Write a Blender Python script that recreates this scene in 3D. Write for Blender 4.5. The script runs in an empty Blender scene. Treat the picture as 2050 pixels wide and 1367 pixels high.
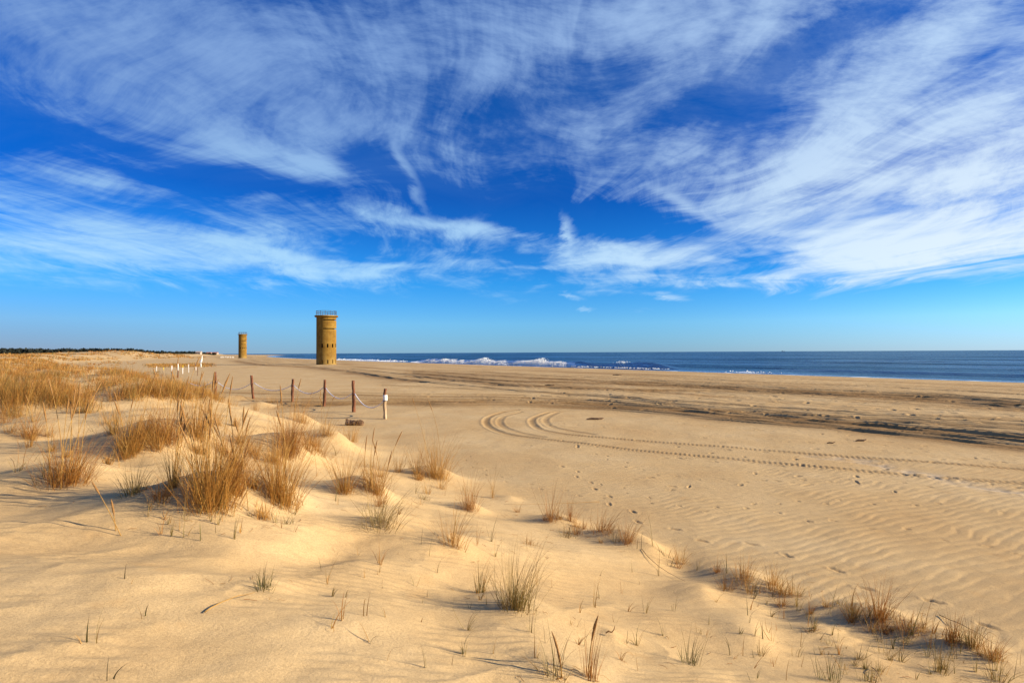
import bpy, math, random
import numpy as np
from mathutils import Matrix

random.seed(11)
RNG = np.random.default_rng(11)
C = bpy.context.scene.collection
PI = math.pi

# ------------------------------------------------------------------ camera constants
PW, PH, FPX, CAMZ = 2050.0, 1367.0, 1139.0, 3.0
PITCH = math.atan(22.2 / FPX)
ROLL = math.radians(0.275)
_F = np.array([0, math.cos(PITCH), math.sin(PITCH)])
_U0 = np.array([0, -math.sin(PITCH), math.cos(PITCH)])
_R0 = np.array([1.0, 0, 0])
CR = _R0 * math.cos(ROLL) - _U0 * math.sin(ROLL)
CU = _U0 * math.cos(ROLL) + _R0 * math.sin(ROLL)
CAM = np.array([0, 0, CAMZ])


def ray(px, py):
    d = _F + CR * ((px - PW / 2) / FPX) - CU * ((py - PH / 2) / FPX)
    return d / np.linalg.norm(d)


SUN_AZ = math.atan2(0.985, -0.13)          # clockwise from +Y
SUN_EL = math.radians(21.0)
SUN_DIR = np.array([math.sin(SUN_AZ) * math.cos(SUN_EL), math.cos(SUN_AZ) * math.cos(SUN_EL), math.sin(SUN_EL)])

# coast frame: n points to the sea, t runs along the shore away from the camera
NX, NY = 0.848, 0.530
TX, TY = -0.530, 0.848
SEA_Z = -1.5

# ------------------------------------------------------------------ noise
_perm = np.random.default_rng(3).permutation(256).astype(np.int32)
_ang = np.random.default_rng(4).random(256) * 2 * PI
_gx, _gy = np.cos(_ang).astype(np.float32), np.sin(_ang).astype(np.float32)


def perlin(x, y, seed=0):
    x = np.asarray(x, dtype=np.float32); y = np.asarray(y, dtype=np.float32)
    x0 = np.floor(x); y0 = np.floor(y)
    xi = x0.astype(np.int32) + seed * 57; yi = y0.astype(np.int32) + seed * 131
    xf = x - x0; yf = y - y0
    u = xf * xf * xf * (xf * (xf * 6 - 15) + 10); v = yf * yf * yf * (yf * (yf * 6 - 15) + 10)

    def g(a, b, fx, fy):
        h = _perm[(_perm[(xi + a) & 255] + yi + b) & 255]
        return _gx[h] * fx + _gy[h] * fy
    n00 = g(0, 0, xf, yf); n10 = g(1, 0, xf - 1, yf); n01 = g(0, 1, xf, yf - 1); n11 = g(1, 1, xf - 1, yf - 1)
    a = n00 + u * (n10 - n00); b = n01 + u * (n11 - n01)
    return (a + v * (b - a)) * 1.4


def fbm(x, y, octaves=4, seed=0, gain=0.5):
    s = 0; amp = 1.0; f = 1.0
    for o in range(octaves):
        s = s + amp * perlin(x * f, y * f, seed + o * 3)
        amp *= gain; f *= 2.03
    return s


def sstep(a, b, x):
    t = np.clip((x - a) / (b - a), 0, 1)
    return t * t * (3 - 2 * t)


# ------------------------------------------------------------------ terrain: broad shape
def coast(x, y):
    c = NX * x + NY * y; s = TX * x + TY * y
    bend = np.where(s > 250, 1.1e-4 * (np.clip(s, 250, 1600) - 250) ** 2, 0.0)
    return c - bend, s


def base_height(x, y):
    x = np.asarray(x, dtype=np.float32); y = np.asarray(y, dtype=np.float32)
    cc, s = coast(x, y)
    z = np.interp(cc, [42, 60, 80, 88, 100, 130, 200, 400, 900], [0, -0.1, -0.62, -0.9, -1.5, -2.6, -4, -6, -9])
    cf = np.interp(s, [-60, 0, 25, 43, 62, 78, 100, 140, 200, 260], [7.3, 7.2, 6.7, 4.0, 2.2, -1, -6, -14, -22, -28])
    cf = cf + 0.55 * perlin(s / 3.3, s * 0 + 0.3, 9) + 0.25 * perlin(s / 1.1, s * 0 + 4.3, 10)
    wid = np.interp(s, [0, 30, 70], [8.0, 7.0, 6.0])
    d = sstep(0, 1, (cf - cc) / wid)
    fade = 1 - sstep(200, 300, s)
    z = z + d * fade * np.interp(s, [0, 20, 60, 150], [1.48, 1.45, 1.45, 1.45])
    z = z + d * fade * ((0.11 + 0.31 * sstep(8, 18, np.hypot(x, y))) * fbm(x / 5.0, y / 5.0, 3, 21) + 0.35 * sstep(-4, -30, cc) * fbm(x / 17, y / 17, 2, 25))
    # dune line running away up the coast
    ff = np.interp(s, [150, 200, 330, 490, 800, 1400, 1600], [-60, -30, -4, 19, 10, -33, -45])
    m = sstep(190, 300, s)
    up = sstep(0, 22, ff - cc)
    z = z + m * up * (2.7 + 0.9 * fbm(x / 38, y / 38, 3, 31) + 0.55 * fbm(x / 11, y / 11, 2, 33))
    hx, hy = ray(275, 705)[:2]; k = 330 / hy
    z = z + 1.9 * np.exp(-(((x - hx * k) / 34) ** 2 + ((y - 330) / 40) ** 2))
    z = z + 0.018 * (1 - d) * fbm(x / 3.0, y / 3.0, 3, 41) * (cc < 95)
    return z


def march(px, py, hfun, r0=1.2, r1=2600.0, n=2600):
    d = ray(px, py)
    r = np.geomspace(r0, r1, n)
    P = CAM[None, :] + d[None, :] * r[:, None]
    h = hfun(P[:, 0], P[:, 1])
    under = np.nonzero(P[:, 2] < h)[0]
    if len(under) == 0:
        return None
    i = max(under[0], 1)
    a = P[i - 1, 2] - h[i - 1]; b = P[i, 2] - h[i]
    f = a / (a - b + 1e-9)
    p = P[i - 1] + (P[i] - P[i - 1]) * f
    return float(p[0]), float(p[1])


# ------------------------------------------------------------------ terrain: polar grid, finer near the photographer
def grid_axes():
    rs = [0.35]
    while rs[-1] < 6000:
        r = rs[-1]
        k = 0.03 if r < 1.9 else 0.0036 if r < 42 else 0.0036 + (0.012 - 0.0036) * (r - 42) / 108 if r < 150 else 0.012 if r < 700 else 0.03
        rs.append(r * (1 + k))
    az = list(np.arange(-47.5, 47.5001, 0.088)) + list(np.arange(50.5, 309.5, 3.2))
    return np.array(rs), np.radians(np.array(az))


RS, AZ = grid_axes()
NR, NA = len(RS), len(AZ)
GX = (RS[:, None] * np.sin(AZ)[None, :]).astype(np.float32)
GY = (RS[:, None] * np.cos(AZ)[None, :]).astype(np.float32)
GZ = base_height(GX, GY).astype(np.float32)
LOGR = np.log(RS)


def hground(x, y):
    """height of the built ground under points (bilinear on the grid)"""
    x = np.asarray(x, float); y = np.asarray(y, float)
    r = np.clip(np.hypot(x, y), RS[0], RS[-2]); a = np.arctan2(x, y)
    a = np.where(a < AZ[0], a + 2 * PI, a)
    i = np.clip(np.searchsorted(RS, r) - 1, 0, NR - 2); j = np.clip(np.searchsorted(AZ, a) - 1, 0, NA - 2)
    u = (r - RS[i]) / (RS[i + 1] - RS[i]); v = np.clip((a - AZ[j]) / (AZ[j + 1] - AZ[j]), 0, 1)
    return (GZ[i, j] * (1 - u) * (1 - v) + GZ[i + 1, j] * u * (1 - v) + GZ[i, j + 1] * (1 - u) * v + GZ[i + 1, j + 1] * u * v)


def window(x, y, R):
    """index ranges of the grid cells within R of a point"""
    r = math.hypot(x, y); a = math.atan2(x, y)
    i0, i1 = np.searchsorted(RS, max(r - R, 0.3)), np.searchsorted(RS, r + R) + 1
    da = math.asin(min(1, R / max(r, R)))
    j0, j1 = np.searchsorted(AZ, a - da), np.searchsorted(AZ, a + da) + 1
    return slice(max(0, i0), min(NR, i1)), slice(max(0, j0), min(NA, j1))


def bump(x, y, rx, ry, h, rot=0.0, steep=0.0):
    """a soft mound; steep > 0 makes its seaward side steeper"""
    R = 3.2 * max(rx, ry)
    I, J = window(x, y, R)
    dx = GX[I, J] - x; dy = GY[I, J] - y
    a = dx * math.cos(rot) + dy * math.sin(rot); b = -dx * math.sin(rot) + dy * math.cos(rot)
    k = np.where(a > 0, 1 + steep, 1.0)
    q = (a * k / rx) ** 2 + (b / ry) ** 2
    GZ[I, J] += (h * np.exp(-q)).astype(np.float32)


def pix(px, py, hf=None):
    p = march(px, py, hf or hground)
    if p is None:
        p = (0.0, 50.0)
    return p


# hummocks: (photo pixel of the foot, radius across, radius along, height, turn, steepness)
HUM = [
    (440, 1005, 0.75, 0.6, 0.30, 0.3, 0.5), (560, 1000, 0.5, 0.5, 0.26, 0.2, 0.6), (140, 960, 0.7, 0.6, 0.26, 0.2, 0.3),
    (735, 990, 0.55, 0.45, 0.30, 0.4, 0.6), (870, 955, 0.75, 0.6, 0.26, 0.4, 0.5), (670, 895, 0.8, 0.9, 0.42, 0.4, 0.6),
    (1045, 1212, 0.42, 0.35, 0.10, 0.3, 0.6), (1120, 1048, 0.5, 0.4, 0.16, -0.5, 0.4), (1240, 1085, 0.55, 0.35, 0.16, -0.5, 0.4),
    (1490, 1163, 0.5, 0.3, 0.14, -0.6, 0.3), (1750, 1238, 0.5, 0.3, 0.14, -0.6, 0.3), (330, 890, 1.1, 0.9, 0.42, 0.2, 0.4),
    (770, 1058, 0.5, 0.35, 0.16, 0.3, 0.6), (905, 1092, 0.4, 0.3, 0.12, 0.3, 0.4), (945, 1020, 0.35, 0.3, 0.14, 0.3, 0.5),
    (580, 905, 0.8, 0.7, 0.35, 0.3, 0.4), (600, 845, 1.0, 0.9, 0.35, 0.3, 0.4), (100, 825, 2.0, 1.4, 0.45, 0, 0.2),
    (270, 800, 2.0, 1.5, 0.5, 0, 0.2), (60, 875, 1.1, 0.9, 0.3, 0, 0.3), (1300, 1100, 0.45, 0.28, 0.12, -0.9, 0.6),
    (1400, 1190, 0.38, 0.5, 0.09, -0.3, 0.8), (1500, 1270, 0.34, 0.5, 0.08, -0.3, 0.8), (520, 815, 1.0, 0.9, 0.3, 0.2, 0.4),
    (300, 1170, 0.9, 0.45, 0.10, 0.25, 0.4), (1650, 1270, 0.35, 0.25, 0.07, -0.2, 0.4), (1720, 1320, 0.35, 0.25, 0.06, -0.2, 0.4),
    (1900, 1290, 0.5, 0.3, 0.12, -0.6, 0.3), (1130, 1340, 0.3, 0.22, 0.05, 0, 0.3), (1225, 1270, 0.10, 0.12, 0.035, 0, 0.3),
    (530, 1180, 0.35, 0.25, 0.06, 0.2, 0.5), (470, 800, 1.1, 0.8, 0.3, 0.2, 0.3), (1020, 1000, 0.3, 0.25, 0.07, 0.2, 0.5),
    # hollows
    (660, 1080, 0.35, 1.0, -0.16, -0.35, 0.0), (870, 1040, 0.4, 0.5, -0.10, 0.2, 0.0), (180, 1070, 0.9, 0.5, -0.14, 0.1, 0.0),
    (1360, 1130, 0.35, 0.5, -0.10, -0.2, 0.0), (900, 1230, 0.4, 0.5, -0.07, 0.1, 0.0), (700, 930, 0.35, 0.7, -0.12, 0.0, 0.0),
    (1560, 1220, 0.28, 0.35, -0.09, -0.4, 0.0), (1300, 1260, 0.5, 0.5, -0.05, 0, 0), (240, 930, 0.5, 0.4, -0.12, 0, 0),
    (480, 930, 0.5, 0.4, -0.14, 0, 0), (60, 1010, 0.6, 0.4, -0.08, 0, 0),
]
for (px, py, rx, ry, h, rot, st) in HUM:
    q = march(px, py, base_height)
    if q:
        bump(q[0], q[1], rx, ry, h, rot, st)

CC, SS = coast(GX, GY)
CC = CC.astype(np.float32); SS = SS.astype(np.float32)
near = RS < 75
NEAR = slice(0, int(near.sum()))
dmask = (sstep(0.12, 0.6, GZ[NEAR]) * (GX[NEAR] < 9)).astype(np.float32)
xx, yy = GX[NEAR], GY[NEAR]
# wind-carved detail of the dune: soft ridges that run with the wind
cu = xx * 0.80 + yy * 0.60; cv = -xx * 0.60 + yy * 0.80
rid = 1 - np.abs(fbm(cu / 1.9, cv / 1.0, 3, 51))
GZ[NEAR] += dmask * (0.042 * (rid - 0.6) + 0.010 * fbm(xx / 0.55, yy / 0.55, 3, 55))
# beach texture
bmask = 1 - dmask
cc_, ss_ = CC[NEAR], SS[NEAR]
churn = sstep(20, 30, cc_) * (1 - sstep(78, 90, cc_))
GZ[NEAR] += bmask * (0.006 * fbm(xx / 0.7, yy / 0.7, 3, 61) + churn * (0.030 * fbm(cc_ / 0.6, ss_ / 6.0, 3, 63) + 0.022 * fbm(cc_ / 0.5, ss_ / 0.9, 2, 65)))
# wind ripples: long ones on the open sand, short ones in the dune hollows
wn = fbm(xx / 1.3, yy / 1.3, 2, 71)
ph = (ss_ * 0.97 + cc_ * 0.13 + 0.15 * wn + 0.03 * perlin(xx / 0.3, yy / 0.3, 78)) * (2 * PI / 0.20)
rip = np.sin(ph) + 0.35 * np.sin(2 * ph + 0.9)
rmask = bmask * sstep(-9, 2, xx) * (1 - sstep(15, 24, np.hypot(xx, yy))) * (0.30 + 0.7 * sstep(-0.35, 0.4, fbm(xx / 3.2, yy / 3.2, 2, 75) + 0.10 * (xx - 2.5)))
GZ[NEAR] += (0.0040 * rmask * rip).astype(np.float32)
ph2 = (ss_ * 0.9 + cc_ * 0.35 + 0.12 * wn + 0.02 * perlin(xx / 0.15, yy / 0.15, 79)) * (2 * PI / 0.115)
GZ[NEAR] += (0.0046 * dmask * sstep(-0.25, 0.3, fbm(xx / 1.1, yy / 1.1, 2, 77)) * (1 - sstep(7, 13, np.hypot(xx, yy))) * np.sin(ph2)).astype(np.float32)

DAMP_SHADE = np.zeros((NR, NA), np.float32)  # sand darkening: real damp, plus rut shade painted in as colour
PALE = np.zeros((NR, NA), np.float32)


def spline(pts, step):
    """resample a polyline with a Catmull-Rom curve"""
    P = np.array(pts, float)
    P = np.vstack([2 * P[0] - P[1], P, 2 * P[-1] - P[-2]])
    out = []
    for i in range(1, len(P) - 2):
        n = max(2, int(np.linalg.norm(P[i + 1] - P[i]) / step))
        t = np.linspace(0, 1, n, endpoint=False)[:, None]
        out.append(0.5 * ((2 * P[i]) + (-P[i - 1] + P[i + 1]) * t + (2 * P[i - 1] - 5 * P[i] + 4 * P[i + 1] - P[i + 2]) * t ** 2
                          + (-P[i - 1] + 3 * P[i] - 3 * P[i + 1] + P[i + 2]) * t ** 3))
    return np.vstack(out + [P[-2][None, :]])


flat0 = lambda x, y: np.interp(coast(np.asarray(x), np.asarray(y))[0], [42, 60, 80, 88, 100], [0, -0.1, -0.62, -0.9, -1.5])


def track(pixels, width, depth, damp_shade, tread=False, wobble=0.0, seed=0):
    """a wheel rut pressed into the sand along a path given by the spots of the photograph it passes"""
    pts = [march(px, py, flat0) for (px, py) in pixels]
    S = spline([p for p in pts if p], 0.5)
    if wobble:
        tt = np.arange(len(S)) * 0.5
        S = S + np.stack([perlin(tt / 7, tt * 0 + seed, 81), perlin(tt / 7, tt * 0 + seed + 9, 82)], 1) * wobble
    dist = np.full((NR, NA), 9.0, np.float32); along = np.zeros((NR, NA), np.float32)
    run = 0.0
    for i in range(len(S) - 1):
        a, b = S[i], S[i + 1]; L = float(np.linalg.norm(b - a))
        if L < 1e-6:
            continue
        mx, my = (a + b) / 2
        I, J = window(mx, my, L / 2 + width * 2.4)
        u = (b - a) / L
        dx = GX[I, J] - a[0]; dy = GY[I, J] - a[1]
        t = dx * u[0] + dy * u[1]; d = -dx * u[1] + dy * u[0]
        ok = (t >= -0.02) & (t <= L + 0.02) & (np.abs(d) < np.abs(dist[I, J]))
        dist[I, J] = np.where(ok, d, dist[I, J]); along[I, J] = np.where(ok, run + t, along[I, J])
        run += L
    M = np.abs(dist) < width * 2.3
    d = dist[M] / (width / 2); al = along[M]
    rr = np.hypot(GX[M], GY[M])
    body = np.exp(-np.abs(d) ** 3.2 * 0.8)
    rim = np.exp(-((np.abs(d) - 1.55) / 0.45) ** 2)
    vary = 0.75 + 0.5 * perlin(al / 2.2, al * 0 + seed, 85)
    h = -depth * vary * body + depth * 0.5 * rim * vary
    if tread:
        lug = np.sin(al * 2 * PI / 0.135 + np.sign(d) * 1.2 + np.abs(d) * 1.6)
        h = h + body * depth * (0.34 + 0.25 * perlin(al / 1.7, d * 0 + seed, 90)) * lug
        rimb = 0.5 + 0.5 * lug + 0.8 * perlin(al / 0.25, d * 2, 89)
        h = h + depth * 0.25 * rim * rimb
    GZ[M] += h.astype(np.float32)
    DAMP_SHADE[M] = np.maximum(DAMP_SHADE[M], (damp_shade * np.exp(-np.abs(d) ** 2 * 0.6) * np.clip(0.85 + 0.6 * perlin(al / 6.0, d * 0.7 + seed, 87), 0, 1)).astype(np.float32))  # moist sand and groove shade go into one dark colour


OUT1 = [(1040, 820), (1010, 824), (980, 834), (972, 845), (984, 858), (1016, 869), (1080, 878), (1175, 889), (1293, 903), (1573, 929), (1854, 954), (2050, 968), (2120, 975)]
OUT2 = [(1045, 824), (1010, 833), (1000, 845), (1012, 857), (1045, 867), (1090, 875)]
IN1 = [(1120, 823), (1096, 826), (1068, 837), (1066, 848), (1080, 859), (1112, 866), (1169, 873), (1349, 887), (1629, 909), (1854, 925), (2050, 939), (2120, 945)]
IN2 = [(1140, 822), (1116, 826), (1093, 837), (1094, 847), (1108, 855), (1150, 863), (1190, 870)]
track(OUT1, 0.26, 0.026, 0.45, True, 0, 1)
track(IN1, 0.26, 0.026, 0.45, True, 0, 2)
track(OUT2, 0.26, 0.022, 0.35, False, 0, 3)
track(IN2, 0.26, 0.022, 0.35, False, 0, 4)
RUTS = [
    [(560, 812), (800, 805), (900, 806), (1100, 806), (1293, 815), (1480, 832), (1685, 850), (1850, 864), (2050, 884), (2120, 891)],
    [(520, 806), (800, 808), (900, 810), (1100, 812), (1293, 822), (1480, 840), (1685, 858), (1850, 874), (2050, 896), (2120, 904)],
    [(480, 799), (800, 799), (930, 800), (1150, 806), (1350, 818), (1560, 834), (1741, 848), (1900, 862), (2050, 876), (2120, 883)],
    [(600, 803), (900, 803), (1120, 803), (1320, 815), (1520, 829), (1741, 845), (2050, 871), (2120, 877)],
    [(430, 786), (620, 790), (800, 793), (1000, 795), (1200, 803), (1461, 822), (1741, 839), (2050, 857), (2120, 862)],
    [(420, 781), (620, 784), (800, 788), (1000, 791), (1180, 794), (1461, 816), (1741, 831), (2050, 850), (2120, 856)],
    [(760, 770), (900, 776), (1100, 786), (1300, 798), (1500, 812), (1741, 826), (2050, 842)],
    [(820, 760), (1000, 778), (1180, 790), (1350, 803)],
    [(820, 752), (950, 764), (1048, 772), (1250, 780), (1517, 784), (1854, 801), (2050, 818)],
    [(820, 746), (950, 757), (1048, 763), (1340, 772), (1582, 784), (1854, 797), (2050, 812)],
    [(820, 742), (950, 750), (1074, 757), (1340, 768), (1582, 781), (1854, 793), (2050, 807)],
    [(820, 738), (950, 743), (1074, 750), (1340, 763), (1582, 776), (1854, 788), (2050, 801)],
    [(1200, 750), (1340, 756), (1582, 767), (1854, 779), (2050, 790)],
    [(700, 738), (760, 744), (830, 752), (900, 762)],
    [(690, 742), (740, 750), (800, 760)],
    [(470, 722), (520, 730), (600, 734), (680, 742), (760, 753), (850, 766)],
    [(500, 722), (540, 727), (600, 731), (660, 737)],
    [(560, 724), (520, 732), (480, 737), (440, 740)],
]
DP = [1.0, 0.9, 1.0, 0.9, 0.85, 0.7, 0.7, 0.7, 0.9, 1.0, 0.9, 0.8, 0.6, 0.7, 0.6, 0.9, 0.8, 0.6]
for k, p in enumerate(RUTS):
    track(p, 0.46 if k < 8 else 0.8, 0.085 if k < 8 else 0.11, DP[k], False, 0.35, 10 + k)
    if k < 5:
        track([(a, b - 4.5) for a, b in p], 0.30, 0.06, 0.75, False, 0.5, 70 + k)
    if k < 12:
        track([(a, b + (3.5 if k < 6 else 2.0)) for a, b in p], 0.36 if k < 8 else 0.7, 0.06 if k < 8 else 0.09, DP[k] * 0.8, False, 0.3, 40 + k)


BROAD = [(0, 2.6, 0.80), (1, 2.2, 0.75), (2, 1.8, 0.6), (4, 1.8, 0.6), (8, 4.0, 0.75), (9, 4.5, 0.85), (10, 4.0, 0.75), (15, 5.0, 0.7)]
for (k, wd, dp) in BROAD:
    track(RUTS[k], wd, 0.0, dp, False, 0.6, 90 + k)


def footprint(x, y, ang, L=0.12, Wd=0.055, depth=0.022):
    if math.hypot(x, y) < 2:
        return
    I, J = window(x, y, L * 2.4)
    dx = GX[I, J] - x; dy = GY[I, J] - y
    a = (dx * math.cos(ang) + dy * math.sin(ang)) / L; b = (-dx * math.sin(ang) + dy * math.cos(ang)) / Wd
    a = a + 0.35 * b * b * math.sin(x * 7.1); wob = perlin(GX[I, J] / 0.055 + x, GY[I, J] / 0.055, 92)
    q = np.maximum(a * a + b * b * (1.0 + 0.9 * np.exp(-((a + 0.15) / 0.25) ** 2)) + 0.45 * wob, 0)
    GZ[I, J] += (-depth * np.exp(-q * q) + depth * 0.35 * np.exp(-((np.sqrt(q) - 1.5) / 0.35) ** 2)).astype(np.float32)
    DAMP_SHADE[I, J] = np.maximum(DAMP_SHADE[I, J], 0.35 * np.exp(-q * q))  # hollow of the print darkened by colour too


def trail(pixels, stride, size=1.0, sideways=0.11, jitter=0.06, depth=0.016):
    P = spline([pix(*p) for p in pixels], 0.05)
    seg = np.r_[0, np.cumsum(np.linalg.norm(np.diff(P, axis=0), axis=1))]
    side = 1
    for dst in np.arange(0.2, seg[-1], stride):
        i = min(np.searchsorted(seg, dst), len(P) - 2)
        u = P[i + 1] - P[i]; u = u / (np.linalg.norm(u) + 1e-9)
        side = -side
        x = P[i][0] - u[1] * sideways * side + random.uniform(-jitter, jitter); y = P[i][1] + u[0] * sideways * side + random.uniform(-jitter, jitter)
        footprint(x, y, math.atan2(u[1], u[0]) + random.uniform(-.2, .2), 0.10 * size, 0.045 * size, depth * random.uniform(.7, 1.2))


trail([(1130, 930), (1190, 975), (1290, 1045), (1400, 1075), (1560, 1105), (1690, 1158), (1810, 1190), (2000, 1248)], 0.62)
trail([(1190, 905), (1300, 945), (1480, 962), (1720, 962), (1920, 975), (2050, 992)], 0.5, 0.7)
trail([(1150, 850), (1350, 868), (1500, 878), (1700, 893), (1880, 915), (2050, 935)], 0.66)
trail([(1400, 850), (1650, 872), (1850, 902), (2050, 925)], 0.66, 1.1)
trail([(1200, 965), (1260, 985), (1330, 1010), (1420, 1020), (1600, 1005), (1900, 1010), (2050, 1035)], 0.45, 0.55)
trail([(930, 905), (960, 940), (1030, 965), (1130, 985), (1220, 1000)], 0.5, 0.6)
trail([(1480, 1010), (1620, 1040), (1800, 1060), (2050, 1110)], 0.5, 0.6)
trail([(1150, 800), (1290, 830), (1390, 850), (1600, 860)], 0.7)
for k in range(110):
    px = random.uniform(1050, 2050); py = random.uniform(835, 985)
    if px < 1300 and py > 900: continue
    q = pix(px, py)
    footprint(q[0], q[1], random.uniform(0, PI), random.uniform(.07, .15), random.uniform(.03, .06), random.uniform(.01, .028))
for k in range(260):
    px = random.uniform(780, 2050); py = random.uniform(745 + (px - 780) * 0.02, 800 + (px - 780) * 0.04)
    q = pix(px, py)
    footprint(q[0], q[1], random.uniform(0, PI), random.uniform(.12, .3), random.uniform(.07, .15), random.uniform(.02, .05))
# scoured pale crust beside the nearest wheel track: a low scarp of old hard-packed sand
scarp = spline([pix(*p) for p in [(1640, 915), (1720, 922), (1790, 938), (1870, 954), (1950, 972), (2060, 992)]], 0.12)
for (x, y) in scarp:
    I, J = window(x, y, 0.8)
    q = ((GX[I, J] - x) ** 2 + (GY[I, J] - y) ** 2)
    PALE[I, J] = np.maximum(PALE[I, J], np.exp(-q / 0.10))
PALE[NEAR] *= np.clip(0.55 + 0.9 * fbm(xx / 0.5, yy / 0.25, 3, 91), 0, 1)
GZ -= 0.03 * PALE
# damp brown sand on the working part of the beach and the wet edge of the swash
streak = np.zeros((NR, NA), np.float32)
beachrow = RS < 900
BR = slice(0, int(beachrow.sum()))
zone = sstep(24, 34, CC[BR]) * (1 - sstep(92, 99, CC[BR]))
streak[BR] = zone * np.clip(0.25 + 0.75 * fbm(CC[BR] / 2.2, SS[BR] / 45.0, 4, 95, 0.66), 0, 1) * 0.72
DAMP_SHADE = np.clip(np.maximum(DAMP_SHADE, streak), 0, 1)
WET = (sstep(87.5, 93, CC + 1.5 * fbm(SS / 16, CC / 30, 2, 97))).astype(np.float32)


# ------------------------------------------------------------------ helpers for objects and materials
def mesh_obj(name, verts, faces, mat=None, parent=None, smooth=False, loc=None):
    me = bpy.data.meshes.new(name)
    verts = np.asarray(verts, np.float32).reshape(-1, 3)
    if isinstance(faces, np.ndarray):
        n, k = faces.shape
        me.vertices.add(len(verts)); me.vertices.foreach_set('co', verts.ravel())
        me.loops.add(n * k); me.loops.foreach_set('vertex_index', faces.astype(np.int32).ravel())
        me.polygons.add(n); me.polygons.foreach_set('loop_start', np.arange(0, n * k, k, dtype=np.int32))
        me.update(calc_edges=True)
    else:
        me.from_pydata([tuple(map(float, v)) for v in verts], [], faces); me.update()
    if smooth:
        me.polygons.foreach_set('use_smooth', np.ones(len(me.polygons), bool))
    if mat is not None:
        me.materials.append(mat)
    o = bpy.data.objects.new(name, me); C.objects.link(o)
    if loc is not None:
        o.location = loc
    if parent is not None:
        o.parent = parent
    return o


def empty(name, loc):
    o = bpy.data.objects.new(name, None); C.objects.link(o); o.location = loc; o.empty_display_size = 0.2
    return o


def tag(o, label=None, cat=None, group=None, kind=None):
    if label: o['label'] = label
    if cat: o['category'] = cat
    if group: o['group'] = group
    if kind: o['kind'] = kind
    return o


class Nd:
    """a socket with arithmetic, so that node graphs read as formulas"""
    def __init__(s, t, sock): s.t, s.s = t, sock
    def _op(s, op, o=None, o2=None, clamp=False):
        n = s.t.nodes.new('ShaderNodeMath'); n.operation = op; n.use_clamp = clamp
        s.t.links.new(s.s, n.inputs[0])
        for k, v in ((1, o), (2, o2)):
            if v is None: continue
            if isinstance(v, Nd): s.t.links.new(v.s, n.inputs[k])
            else: n.inputs[k].default_value = v
        return Nd(s.t, n.outputs[0])
    def __add__(s, o): return s._op('ADD', o)
    __radd__ = __add__
    def __sub__(s, o): return s._op('SUBTRACT', o)
    def __rsub__(s, o): return s._op('MULTIPLY', -1.0)._op('ADD', o)
    def __mul__(s, o): return s._op('MULTIPLY', o)
    __rmul__ = __mul__
    def __truediv__(s, o): return s._op('DIVIDE', o)
    def pow(s, o): return s._op('POWER', o)
    def max(s, o): return s._op('MAXIMUM', o)
    def min(s, o): return s._op('MINIMUM', o)
    def sin(s): return s._op('SINE')
    def abs(s): return s._op('ABSOLUTE')
    def expn(s): return s._op('MULTIPLY', -1.0)._op('EXPONENT')
    def smooth(s, a, b, lo=0.0, hi=1.0):
        n = s.t.nodes.new('ShaderNodeMapRange'); n.interpolation_type = 'SMOOTHSTEP'
        s.t.links.new(s.s, n.inputs[0])
        for k, v in zip((1, 2, 3, 4), (a, b, lo, hi)): n.inputs[k].default_value = v
        return Nd(s.t, n.outputs[0])


def comb(t, x, y, z=0.0):
    n = t.nodes.new('ShaderNodeCombineXYZ')
    for k, v in enumerate((x, y, z)):
        if isinstance(v, Nd): t.links.new(v.s, n.inputs[k])
        else: n.inputs[k].default_value = v
    return Nd(t, n.outputs[0])


def noise(t, vec, scale, detail=4.0, rough=0.5, dist=0.0, color=False, dims='3D', lac=2.0):
    n = t.nodes.new('ShaderNodeTexNoise'); n.noise_dimensions = dims
    if vec is not None: t.links.new(vec.s, n.inputs['Vector'])
    n.inputs['Scale'].default_value = scale; n.inputs['Detail'].default_value = detail
    n.inputs['Roughness'].default_value = rough; n.inputs['Distortion'].default_value = dist; n.inputs['Lacunarity'].default_value = lac
    return Nd(t, n.outputs['Color' if color else 'Fac'])


def mixc(t, fac, a, b, mode='MIX'):
    n = t.nodes.new('ShaderNodeMix'); n.data_type = 'RGBA'; n.blend_type = mode
    for k, v in ((0, fac), (6, a), (7, b)):
        if isinstance(v, Nd): t.links.new(v.s, n.inputs[k])
        elif k == 0: n.inputs[k].default_value = v
        else: n.inputs[k].default_value = (*v, 1) if len(v) == 3 else v
    return Nd(t, n.outputs[2])


def ramp(t, fac, stops):
    n = t.nodes.new('ShaderNodeValToRGB'); t.links.new(fac.s, n.inputs[0])
    e = n.color_ramp.elements
    while len(e) < len(stops): e.new(0.5)
    for k, (p, c) in enumerate(stops):
        e[k].position = p; e[k].color = (*c, 1)
    return Nd(t, n.outputs[0])


def material(name):
    m = bpy.data.materials.new(name); m.use_nodes = True
    t = m.node_tree
    b = t.nodes['Principled BSDF']
    return m, t, b


def coords(t, kind='Object'):
    n = t.nodes.new('ShaderNodeTexCoord'); return Nd(t, n.outputs[kind])


def sep(t, v):
    n = t.nodes.new('ShaderNodeSeparateXYZ'); t.links.new(v.s, n.inputs[0])
    return [Nd(t, n.outputs[k]) for k in range(3)]


def attr(t, name):
    n = t.nodes.new('ShaderNodeAttribute'); n.attribute_name = name; return Nd(t, n.outputs['Fac'])


def set_bump(t, b, h, strength, distance):
    n = t.nodes.new('ShaderNodeBump'); n.inputs['Strength'].default_value = strength; n.inputs['Distance'].default_value = distance
    t.links.new(h.s, n.inputs['Height']); t.links.new(n.outputs[0], b.inputs['Normal'])


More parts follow.
